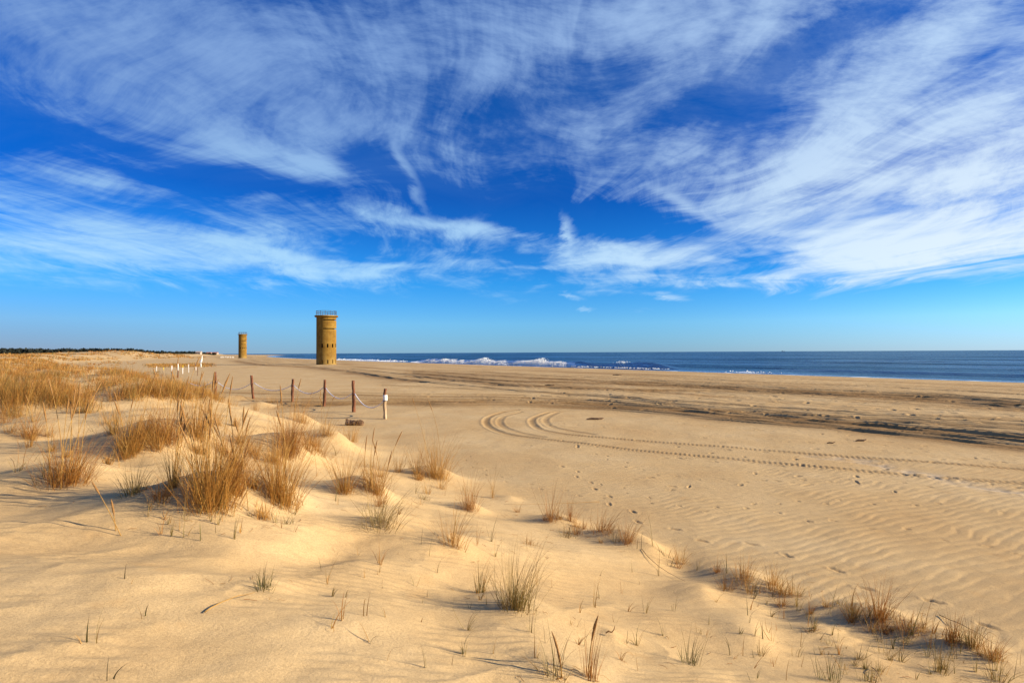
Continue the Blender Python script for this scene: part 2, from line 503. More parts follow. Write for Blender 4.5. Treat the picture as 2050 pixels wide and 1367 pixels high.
# ------------------------------------------------------------------ materials
def mat_sand():
    m, t, b = material('sand')
    P = coords(t)
    col = ramp(t, noise(t, P, 0.35, 4, 0.6), [(0.3, (0.432, 0.290, 0.137)), (0.5, (0.465, 0.327, 0.163)), (0.7, (0.497, 0.364, 0.194))])
    g1 = noise(t, P, 210, 3, 0.7); g2 = noise(t, P, 60, 3, 0.6); g3 = noise(t, P, 7, 5, 0.65)
    grain = (g1 - 0.5) * 1.15 + (g2 - 0.5) * 0.75 + (g3 - 0.5) * 0.32
    gr = mixc(t, 1.0, col, ramp(t, grain + 0.5, [(0.2, (0.72, 0.70, 0.68)), (0.5, (1, 1, 1)), (0.8, (1.25, 1.26, 1.28))]), 'MULTIPLY')
    sp = noise(t, P, 330, 1, 0.5).smooth(0.72, 0.78)
    gr = mixc(t, sp * 0.5, gr, (0.0864, 0.0504, 0.0288))
    stain = (noise(t, P, 1.6, 3, 0.6) .smooth(0.60, 0.75)) * 0.25
    gr = mixc(t, stain, gr, (0.432, 0.2448, 0.0864))
    da, pa, we = attr(t, 'damp_shade'), attr(t, 'pale'), attr(t, 'wet')
    gr = mixc(t, da * 0.92, gr, mixc(t, g3.smooth(0.35, 0.65), (0.075, 0.028, 0.0055), (0.19, 0.088, 0.022)))  # dark brown of damp sand, with the ruts' shade painted in
    gr = mixc(t, pa * 0.60, gr, (0.4608, 0.4032, 0.3168))
    gr = mixc(t, we * 0.8, gr, (0.1152, 0.072, 0.0396))
    t.links.new(gr.s, b.inputs['Base Color'])
    t.links.new((0.95 - we * 0.80).s, b.inputs['Roughness'])
    t.links.new((we * 0.45 + 0.04).s, b.inputs['Specular IOR Level'])
    h = g1 * 0.45 + g2 * 0.5 + g3 * 1.2
    n = t.nodes.new('ShaderNodeBump'); n.inputs['Distance'].default_value = 0.008
    t.links.new(h.s, n.inputs['Height']); t.links.new((0.85 - we * 0.8).s, n.inputs['Strength']); t.links.new(n.outputs[0], b.inputs['Normal'])
    return m


def mat_sea():
    m, t, b = material('sea_water')
    P = coords(t)
    x, y, z = sep(t, P)
    c = x * NX + y * NY; s = x * TX + y * TY
    v = comb(t, c, s * 0.45, z)
    h = noise(t, v, 0.16, 4, 0.6) * 1.4 + noise(t, v, 0.7, 4, 0.6) * 0.55 + noise(t, v, 2.6, 3, 0.6) * 0.16
    col = mixc(t, noise(t, comb(t, c, s * 0.12, 0.0), 0.012, 4, 0.6).smooth(0.35, 0.68), (0.00216, 0.02592, 0.06624), (0.00576, 0.0432, 0.0936))
    shoal = attr(t, 'shoal')
    col = mixc(t, shoal * 0.75, col, (0.13, 0.19, 0.22))
    # a wind-roughened sea mirrors only part of the low sky: matt deep water under a broken gloss
    bp = t.nodes.new('ShaderNodeBump'); bp.inputs['Strength'].default_value = 0.9; bp.inputs['Distance'].default_value = 1.6
    t.links.new(h.s, bp.inputs['Height'])
    df = t.nodes.new('ShaderNodeBsdfDiffuse'); t.links.new(col.s, df.inputs[0]); t.links.new(bp.outputs[0], df.inputs['Normal'])
    gl = t.nodes.new('ShaderNodeBsdfGlossy'); gl.inputs['Roughness'].default_value = 0.22; gl.inputs[0].default_value = (0.72, 0.92, 1.0, 1); t.links.new(bp.outputs[0], gl.inputs['Normal'])
    wm = t.nodes.new('ShaderNodeMixShader')
    gust = noise(t, comb(t, c, s * 0.12, 3.0), 0.03, 5, 0.65).smooth(0.3, 0.7, 0.12, 0.54)
    t.links.new((gust + shoal * 0.45).s, wm.inputs[0]); t.links.new(df.outputs[0], wm.inputs[1]); t.links.new(gl.outputs[0], wm.inputs[2])
    t.nodes.remove(b); b = wm
    fo = attr(t, 'froth')
    fn = noise(t, comb(t, c, s * 0.6, z), 0.8, 5, 0.65)
    fm = (fo + fn - 1.0).smooth(0.0, 0.22)
    d = t.nodes.new('ShaderNodeBsdfDiffuse'); d.inputs[0].default_value = (0.80, 0.84, 0.86, 1)
    mx = t.nodes.new('ShaderNodeMixShader'); t.links.new(fm.s, mx.inputs[0]); t.links.new(b.outputs[0], mx.inputs[1]); t.links.new(d.outputs[0], mx.inputs[2])
    t.links.new(mx.outputs[0], t.nodes['Material Output'].inputs[0])
    return m


def mat_grass(name, stops, trans=0.30):
    m, t, b = material(name)
    g = t.nodes.new('ShaderNodeNewGeometry')
    r = Nd(t, g.outputs['Random Per Island'])
    P = coords(t)
    z = sep(t, P)[2]
    col = ramp(t, r, stops)
    col = mixc(t, (noise(t, P, 18, 2, 0.5) - 0.35) * 0.9, col, (0.22, 0.105, 0.028))
    t.links.new(col.s, b.inputs['Base Color']); b.inputs['Roughness'].default_value = 0.62
    b.inputs['Specular IOR Level'].default_value = 0.3
    tr = t.nodes.new('ShaderNodeBsdfTranslucent'); t.links.new(col.s, tr.inputs[0])
    mx = t.nodes.new('ShaderNodeMixShader'); mx.inputs[0].default_value = trans
    t.links.new(b.outputs[0], mx.inputs[1]); t.links.new(tr.outputs[0], mx.inputs[2]); t.links.new(mx.outputs[0], t.nodes['Material Output'].inputs[0])
    return m


def mat_simple(name, a, bcol, scale=8.0, rough=0.8, stretch=(1, 1, 1), bumpk=0.3, bumpd=0.01, lo=0.35, hi=0.65):
    m, t, b = material(name)
    x, y, z = sep(t, coords(t))
    v = comb(t, x * stretch[0], y * stretch[1], z * stretch[2])
    n = noise(t, v, scale, 5, 0.6)
    t.links.new(mixc(t, n.smooth(lo, hi), a, bcol).s, b.inputs['Base Color'])
    b.inputs['Roughness'].default_value = rough; b.inputs['Specular IOR Level'].default_value = 0.3
    if bumpk: set_bump(t, b, n, bumpk, bumpd)
    return m


def mat_foam():
    m, t, b = material('sea_foam')
    b.inputs['Base Color'].default_value = (0.92, 0.93, 0.93, 1); b.inputs['Roughness'].default_value = 0.9; b.inputs['Specular IOR Level'].default_value = 0.1
    tr = t.nodes.new('ShaderNodeBsdfTranslucent'); tr.inputs[0].default_value = (0.95, 0.95, 0.94, 1)
    mx = t.nodes.new('ShaderNodeMixShader'); mx.inputs[0].default_value = 0.65
    t.links.new(b.outputs[0], mx.inputs[1]); t.links.new(tr.outputs[0], mx.inputs[2]); t.links.new(mx.outputs[0], t.nodes['Material Output'].inputs[0])
    return m


def mat_concrete():
    m, t, b = material('tower_concrete')
    P = coords(t); x, y, z = sep(t, P)
    col = ramp(t, noise(t, P, 0.55, 5, 0.65), [(0.25, (0.1207, 0.06037, 0.00924)), (0.5, (0.2093, 0.1167, 0.02002)), (0.75, (0.2898, 0.1811, 0.04004))])
    runs = noise(t, comb(t, x * 1.6, y * 1.6, z * 0.13), 1.0, 4, 0.65).smooth(0.5, 0.72)
    col = mixc(t, runs * 0.60, col, (0.105, 0.0525, 0.014))
    ring = ((z * (2 * PI / 1.22)).sin()).smooth(0.985, 1.0)
    col = mixc(t, ring * 0.4, col, (0.084, 0.049, 0.021))
    low = z.smooth(0.0, 4.5, 1.0, 0.0) * noise(t, P, 0.8, 3, 0.6).smooth(0.35, 0.6)
    col = mixc(t, low * 0.45, col, (0.308, 0.224, 0.084))
    t.links.new(col.s, b.inputs['Base Color']); b.inputs['Roughness'].default_value = 0.92; b.inputs['Specular IOR Level'].default_value = 0.15
    set_bump(t, b, noise(t, P, 9, 5, 0.6), 0.35, 0.02)
    return m


M_SAND = mat_sand(); M_SEA = mat_sea(); M_CONC = mat_concrete()
STRAW = [(0.0, (0.3264, 0.144, 0.02496)), (0.30, (0.4416, 0.2256, 0.04416)), (0.6, (0.3744, 0.1728, 0.03072)), (0.85, (0.528, 0.3168, 0.0864)), (1.0, (0.192, 0.1536, 0.02304))]
RUST = [(0.0, (0.2576, 0.0874, 0.01472)), (0.35, (0.368, 0.1656, 0.03128)), (0.7, (0.2944, 0.1196, 0.02024)), (1.0, (0.46, 0.2576, 0.06072))]
OLIVE = [(0.0, (0.1408, 0.1188, 0.0264)), (0.35, (0.2288, 0.1628, 0.044)), (0.6, (0.308, 0.176, 0.0484)), (0.8, (0.1144, 0.1188, 0.02992)), (1.0, (0.396, 0.2816, 0.1056))]
GREEN = [(0.0, (0.06, 0.084, 0.0176)), (0.4, (0.112, 0.116, 0.028)), (0.7, (0.072, 0.068, 0.0176)), (1.0, (0.224, 0.168, 0.048))]
GOLD = [(0.0, (0.46, 0.2484, 0.0506)), (0.4, (0.5336, 0.3128, 0.0782)), (0.8, (0.4048, 0.184, 0.03128)), (1.0, (0.552, 0.368, 0.1196))]
MG = {'straw': mat_grass('straw_grass', STRAW), 'rust': mat_grass('rusty_grass', RUST), 'olive': mat_grass('olive_grass', OLIVE),
      'green': mat_grass('green_grass', GREEN), 'gold': mat_grass('golden_grass', GOLD)}
M_STALK = mat_simple('stalk_straw', (0.272, 0.144, 0.032), (0.368, 0.216, 0.056), 30, 0.7, bumpk=0)
M_HEAD = mat_simple('seed_head_brown', (0.16, 0.076, 0.0224), (0.336, 0.184, 0.06), 160, 0.9, bumpk=0.8, bumpd=0.004)
M_BARK = mat_simple('post_bark', (0.068, 0.0256, 0.0136), (0.192, 0.076, 0.036), 9, 0.9, (1, 1, 0.25), 0.9, 0.02)
M_PALEWOOD = mat_simple('peeled_wood', (0.24, 0.152, 0.08), (0.48, 0.368, 0.232), 7, 0.8, (1, 1, 0.2), 0.5, 0.01)
M_ROPE = mat_simple('white_rope', (0.62, 0.58, 0.60), (0.82, 0.80, 0.80), 60, 0.8, bumpk=0.4)
M_WHITE = mat_simple('white_paint', (0.58, 0.57, 0.54), (0.74, 0.73, 0.71), 6, 0.55, bumpk=0.1)
M_YELLOW = mat_simple('yellow_paint', (0.62, 0.44, 0.03), (0.72, 0.52, 0.06), 6, 0.6, bumpk=0.1)
M_STEEL = mat_simple('dark_steel', (0.030, 0.045, 0.075), (0.055, 0.07, 0.10), 6, 0.5, bumpk=0)
M_RECESS_SHADE = mat_simple('recess_shade', (0.0225, 0.0135, 0.0075), (0.045, 0.0255, 0.012), 3, 0.9, bumpk=0.2)  # concrete openings: their inner shade is painted as a near-black colour
M_LOG = mat_simple('driftwood_bark', (0.05625, 0.0285, 0.015), (0.225, 0.1387, 0.07875), 14, 0.95, (0.5, 1, 1), 1.0, 0.03)
M_DRIFT = mat_simple('dark_driftwood', (0.055, 0.030, 0.016), (0.14, 0.085, 0.045), 25, 0.9, bumpk=0.6)
M_FOAM = mat_foam()
M_LEAF = mat_simple('dark_leaves', (0.005, 0.008, 0.006), (0.016, 0.019, 0.011), 0.35, 0.8, bumpk=0)
M_HULL = mat_simple('ship_hull', (0.05, 0.06, 0.08), (0.10, 0.11, 0.13), 0.2, 0.7, bumpk=0)
M_ROOF = mat_simple('roof_red', (0.26, 0.08, 0.05), (0.36, 0.13, 0.08), 0.6, 0.8, bumpk=0)
M_HWALL = mat_simple('house_wall', (0.30, 0.25, 0.21), (0.40, 0.34, 0.29), 0.6, 0.8, bumpk=0)
M_GLASS = mat_simple('window_glass', (0.02, 0.03, 0.04), (0.05, 0.06, 0.07), 1, 0.2, bumpk=0)


# ------------------------------------------------------------------ ground
def polar_faces(nr, na, close=True):
    i = np.arange(nr - 1)[:, None]; j = np.arange(na if close else na - 1)[None, :]; j2 = (j + 1) % na
    return np.stack([i * na + j, i * na + j2, (i + 1) * na + j2, (i + 1) * na + j], -1).reshape(-1, 4)


V = np.stack([GX, GY, GZ], -1).reshape(-1, 3)
Fc = polar_faces(NR, NA)[:, ::-1]
V = np.vstack([V, [[0, 0, float(GZ[0].mean())]]])
# close the middle with quads fanned round the centre point (pairs of steps)
j = np.arange(0, NA - 1, 2)
Fc = np.vstack([Fc, np.stack([np.full(len(j), len(V) - 1), (j + 2) % NA, j + 1, j], -1)])
beach = mesh_obj('sand_beach', V, Fc, M_SAND, smooth=True)
tag(beach, 'wind-rippled golden sand of dune and beach crossed by wheel tracks', 'sand', kind='structure')
for nm, A in (('damp_shade', DAMP_SHADE), ('pale', PALE), ('wet', WET)):
    at = beach.data.attributes.new(nm, 'FLOAT', 'POINT')
    at.data.foreach_set('value', np.r_[A.ravel().astype(np.float32), np.float32(0)])


# ------------------------------------------------------------------ sea
def build_sea():
    rs = [60.0]
    while rs[-1] < 60000:
        r = rs[-1]; rs.append(r * (1 + (0.0035 if r < 420 else 0.010 if r < 1500 else 0.06)))
    rs = np.array(rs); az = np.radians(np.arange(-62, 112, 0.17))
    X = rs[:, None] * np.sin(az)[None]; Y = rs[:, None] * np.cos(az)[None]
    cc, s = coast(X, Y)
    Z = np.full_like(X, SEA_Z)
    off = sstep(104, 125, cc)
    calm = 1 - sstep(300, 900, np.hypot(X, Y)) * 0.75
    sw = 0.0
    for lam, amp, ang, p in ((27, 0.15, 0.0, 0.3), (17, 0.10, 0.25, 1.9), (41, 0.17, -0.18, 4.0), (9, 0.05, 0.5, 2.2)):
        sw = sw + amp * np.sin(2 * PI * (cc * math.cos(ang) + s * math.sin(ang)) / lam + p + 1.6 * fbm(X / 60, Y / 60, 2, 111))
    Z = Z + off * calm * sw * (0.6 + 0.8 * fbm(X / 90, Y / 90, 2, 113)) * (np.hypot(X, Y) < 2500)
    Z = Z + 0.05 * sstep(97, 104, cc) * fbm(X / 3, Y / 3, 2, 115) * (np.hypot(X, Y) < 500)
    # the breaker
    c0 = 112 + 1.8 * fbm(s / 30, s * 0, 2, 121)
    A = 1.85 * sstep(97, 112, s) * (1 - sstep(255, 275, s)) * (0.80 + 0.30 * fbm(s / 17, s * 0 + 3, 2, 123))
    u = cc - c0
    prof = np.where(u < 0, np.exp(-(u / 1.15) ** 2), np.exp(-(u / 5.5) ** 2))
    Z = Z + A * prof
    Z = Z - 0.25 * A * np.exp(-((u + 5) / 2.5) ** 2)
    # smaller lines of swell nearer and farther
    for (cm, s0, s1, a) in ((122, 20, 80, 0.55), (135, 60, 170, 0.35), (109, 270, 420, 0.8), (150, 150, 330, 0.4), (106, 62, 84, 0.35)):
        uu = cc - cm - 2 * fbm(s / 35, s * 0 + cm, 2, 125)
        Z = Z + a * sstep(s0 - 8, s0 + 14, s) * (1 - sstep(s1 - 14, s1 + 10, s)) * np.where(uu < 0, np.exp(-(uu / 1.5) ** 2), np.exp(-(uu / 5) ** 2))
    froth = (np.exp(-((u + 3.6) / 3.0) ** 2) * (A > 0.3) * (0.25 + 0.33 * sstep(130, 146, s))
             + np.exp(-((u + 1.2) / 1.5) ** 2) * 0.75 * sstep(132, 146, s) * (1 - sstep(262, 275, s)))
    froth = froth + 0.80 * np.exp(-((cc - 101 - 1.0 * fbm(s / 9, s * 0 + 7, 2, 127)) / 1.2) ** 2) * (np.hypot(X, Y) < 900)
    froth = froth + 0.80 * np.exp(-((cc - 107) / 1.6) ** 2) * sstep(262, 290, s) * (1 - sstep(420, 520, s))
    froth = froth + 0.75 * np.exp(-((cc - 104.5) / 1.0) ** 2) * sstep(70, 74, s) * (1 - sstep(76, 80, s))
    shoal = 1 - sstep(99, 112, cc)
    V = np.stack([X, Y, Z], -1).reshape(-1, 3)
    o = mesh_obj('sea', V, polar_faces(len(rs), len(az), False)[:, ::-1], M_SEA, smooth=True)
    for nm, Q in (('froth', froth), ('shoal', shoal)):
        at = o.data.attributes.new(nm, 'FLOAT', 'POINT'); at.data.foreach_set('value', Q.ravel().astype(np.float32))
    tag(o, 'deep blue ocean with a breaking wave along the shore', 'sea', kind='structure')


build_sea()

_t = (1 + 5 ** 0.5) / 2
ICO_V = np.array([(-1, _t, 0), (1, _t, 0), (-1, -_t, 0), (1, -_t, 0), (0, -1, _t), (0, 1, _t), (0, -1, -_t), (0, 1, -_t), (_t, 0, -1), (_t, 0, 1), (-_t, 0, -1), (-_t, 0, 1)]) / math.hypot(1, _t)
ICO_F = np.array([(0, 11, 5), (0, 5, 1), (0, 1, 7), (0, 7, 10), (0, 10, 11), (1, 5, 9), (5, 11, 4), (11, 10, 2), (10, 7, 6), (7, 1, 8), (3, 9, 4), (3, 4, 2), (3, 2, 6), (3, 6, 8), (3, 8, 9), (4, 9, 5), (2, 4, 11), (6, 2, 10), (8, 6, 7), (9, 8, 1)])


def build_foam():
    """white water thrown up along the breaking crest"""
    r = np.random.default_rng(5); vs = []; fs = []; n = 0

    def lump(c, s, z, size):
        nonlocal n
        x = NX * c + TX * s; y = NY * c + TY * s
        v = ICO_V * size * (1 + r.normal(0, 0.14, (12, 1))) * np.array([1.1, 1.1, 0.8])
        vs.append(v + np.array([x, y, z])); fs.append(ICO_F + n); n += 12
    for k in range(11000):
        s = r.uniform(137, 262)
        e = min(1, (s - 137) / 10) * min(1, (262 - s) / 8)
        crest = 112 + 1.8 * float(fbm(np.array([s / 30]), np.array([0.0]), 2, 121)[0])
        top = 1.25 + 0.75 * float(fbm(np.array([s / 7.0]), np.array([2.0]), 3, 131)[0])
        for cs, w, h in ((199, 4, 1.3), (204, 1.5, .8), (162, 5, 1.2), (171, 3, 0.5), (238, 8, 0.5), (149, 4, .4)):
            top += h * math.exp(-((s - cs) / w) ** 2)
        top = max(0.25, top) * e
        u = r.random() ** 0.75
        z = SEA_Z + u * top
        c = crest - 2.8 + (u * 2.6) + r.normal(0, 0.55)
        lump(c, s, z, r.uniform(0.06, 0.21) * (1.15 - 0.6 * u))
    for k in range(30):                                   # spray of the last crest
        s = r.normal(121, 1.3); c = 112.3 + r.normal(0, 0.5)
        lump(c, s, SEA_Z + 1.45 + abs(r.normal(0, 0.25)), r.uniform(0.06, 0.16))
    for k in range(200):
        s = r.uniform(100, 138); c = 108.5 + r.normal(0, 1.0)
        lump(c, s, SEA_Z + 0.12 + abs(r.normal(0, 0.12)), r.uniform(0.05, 0.16))
    for k in range(500):
        s = r.uniform(272, 430); c = 107 + r.normal(0, 0.8)
        lump(c, s, SEA_Z + abs(r.normal(0.25, 0.25)), r.uniform(0.1, 0.3))
    for k in range(60):
        s = r.normal(75, 3); c = 104.8 + r.normal(0, 0.4)
        lump(c, s, SEA_Z + abs(r.normal(0.12, 0.15)), r.uniform(0.06, 0.18))
    o = mesh_obj('sea_foam', np.vstack(vs), np.vstack(fs), M_FOAM, smooth=True)
    tag(o, 'churning white foam of the wave breaking on the shore', 'foam', kind='stuff')


build_foam()


# ------------------------------------------------------------------ dune grass
def blade_arrays(roots, outward, h, tilt, curve, width, K=5, lean=(0.10, 0.0)):
    """ribbons growing from ROOTS; OUTWARD: heading, TILT: first lean, CURVE: droop"""
    n = len(roots)
    t = np.linspace(0, 1, K + 1)
    th = tilt[:, None] + curve[:, None] * t[None, :] ** 1.4
    seg = h[:, None] / K
    dh = np.sin(th) * seg; dv = np.cos(th) * seg
    hx = np.cumsum(np.c_[np.zeros(n), dh[:, :-1]], 1); hz = np.cumsum(np.c_[np.zeros(n), dv[:, :-1]], 1)
    ca, sa = np.cos(outward)[:, None], np.sin(outward)[:, None]
    X = roots[:, 0:1] + hx * ca + lean[0] * hz * t[None]; Y = roots[:, 1:2] + hx * sa + lean[1] * hz * t[None]; Z = roots[:, 2:3] + hz
    tw = outward + PI / 2 + RNG.normal(0, 0.7, n)
    w = width[:, None] * np.clip(1.02 - t[None] ** 1.6, 0.06, 1) * 0.5
    sx, sy = np.cos(tw)[:, None] * w, np.sin(tw)[:, None] * w
    A = np.stack([X - sx, Y - sy, Z], -1); B = np.stack([X + sx, Y + sy, Z], -1)
    V = np.stack([A, B], 2).reshape(-1, 3)
    base = (np.arange(n) * (K + 1) * 2)[:, None] + (np.arange(K) * 2)[None]
    Fq = np.stack([base, base + 1, base + 3, base + 2], -1).reshape(-1, 4)
    return V, Fq


def tube(path, radii, sides=6):
    path = np.array(path, float); n = len(path)
    vs = []
    for i in range(n):
        d = path[min(i + 1, n - 1)] - path[max(i - 1, 0)]; d /= np.linalg.norm(d) + 1e-9
        a = np.cross(d, [0.13, 0.9, 0.41]); a /= np.linalg.norm(a); b = np.cross(d, a)
        for k in range(sides):
            q = 2 * PI * k / sides
            vs.append(path[i] + radii[i] * (a * math.cos(q) + b * math.sin(q)))
    fs = [[i * sides + k, i * sides + (k + 1) % sides, (i + 1) * sides + (k + 1) % sides, (i + 1) * sides + k] for i in range(n - 1) for k in range(sides)]
    fs.append(list(range(sides))[::-1]); fs.append([(n - 1) * sides + k for k in range(sides)])
    return np.array(vs), fs


def add_stalk(parent, base, root, height, az, tilt, curve, headlen, headrad):
    """one flowering stem under its tuft, with its seed head as a sub-part"""
    N = 12; pts = [np.array(root, float)]
    for i in range(N):
        th = tilt + curve * (i / N) ** 1.6
        pts.append(pts[-1] + height / N * np.array([math.sin(th) * math.cos(az), math.sin(th) * math.sin(az), math.cos(th)]))
    P = np.array(pts) - np.array(base)
    L = np.r_[0, np.cumsum(np.linalg.norm(np.diff(P, axis=0), axis=1))]
    k0 = max(1, int(round((1 - headlen / height) * N)))
    V, Fq = tube(P[:k0 + 1], [0.0042 - 0.0015 * i / N for i in range(k0 + 1)], 5)
    st = mesh_obj('seed_stalk', V, Fq, M_STALK, parent, True)
    # spindle of the head
    M = 9; q = np.linspace(0, 1, M)
    hp = np.stack([np.interp(L[k0] + q * (L[-1] - L[k0]), L, P[:, k]) for k in range(3)], 1)
    rad = headrad * np.clip(np.sin(PI * (0.08 + 0.90 * q)) ** 0.6, 0.12, 1) * (1 + 0.18 * np.array([random.uniform(-1, 1) for _ in q]))
    V, Fq = tube(hp, rad, 6)
    mesh_obj('seed_head', V, Fq, M_HEAD, st, False)


def tuft(px, py, hpx, wpx, n, kind, label=None, stalks=0, stalk_px=0, spread=0.55, curve=0.5, lean=0.10, width=0.0047, name='grass_tuft', group=None,
         cat='grass tuft', stalk_az=None, head=(0.22, 0.0088), stalk_tilt=0.16):
    x, y = pix(px, py)
    z = float(hground(x, y)); dist = math.hypot(x, y)
    scale = y / FPX
    H = hpx * scale; Rr = wpx * scale * 0.5
    if n >= 14: n = int(n * (2.1 if n > 140 else 1.8))
    g = np.clip(RNG.normal(0, 0.42, (n, 2)), -1, 1)
    roots = np.stack([x + g[:, 0] * Rr * 0.62, y + g[:, 1] * Rr * 0.55], 1)
    roots = np.c_[roots, hground(roots[:, 0], roots[:, 1]) - 0.012]
    az = np.arctan2(g[:, 1], g[:, 0]) + RNG.normal(0, 0.7, n)
    h = H * np.clip(RNG.normal(0.92, 0.28, n), 0.25, 1.45)
    short = RNG.random(n) < 0.35
    h = np.where(short, h * 0.5, h)
    tilt = np.clip(spread * (0.25 + 0.75 * np.hypot(g[:, 0], g[:, 1])) * RNG.uniform(0.3, 1.3, n), 0, 1.2)
    cv = curve * RNG.gamma(1.5, 0.6, n)
    broken = RNG.random(n) < 0.14
    cv = np.where(broken, RNG.uniform(1.4, 2.6, n), cv)
    wd = width * RNG.uniform(0.55, 1.15, n)
    base = np.array([x, y, z])
    Vb, Fb = blade_arrays(roots - base, az, h, tilt, cv, wd, 5, (lean, 0.02))
    if stalks:
        e = empty(name, base)
        mesh_obj('blades', Vb, Fb, MG[kind], e, True)
        for k in range(stalks):
            q = RNG.normal(0, 0.34, 2)
            rx, ry = x + q[0] * Rr, y + q[1] * Rr * 0.6
            sh = stalk_px * scale * random.uniform(0.62, 1.08)
            a = stalk_az if stalk_az is not None else random.choice([0.0, 0.3, -0.4, PI, 0.2, PI - 0.4]) + random.uniform(-.6, .6)
            add_stalk(e, base, (rx, ry, float(hground(rx, ry)) - 0.01), sh, a, abs(random.gauss(0, stalk_tilt)), random.uniform(0.05, 0.45), head[0] * random.uniform(.8, 1.2), head[1] * random.uniform(.85, 1.15))
    else:
        e = mesh_obj(name, Vb, Fb, MG[kind], None, True, loc=base)
    if label:
        tag(e, label, cat, group)
    return e


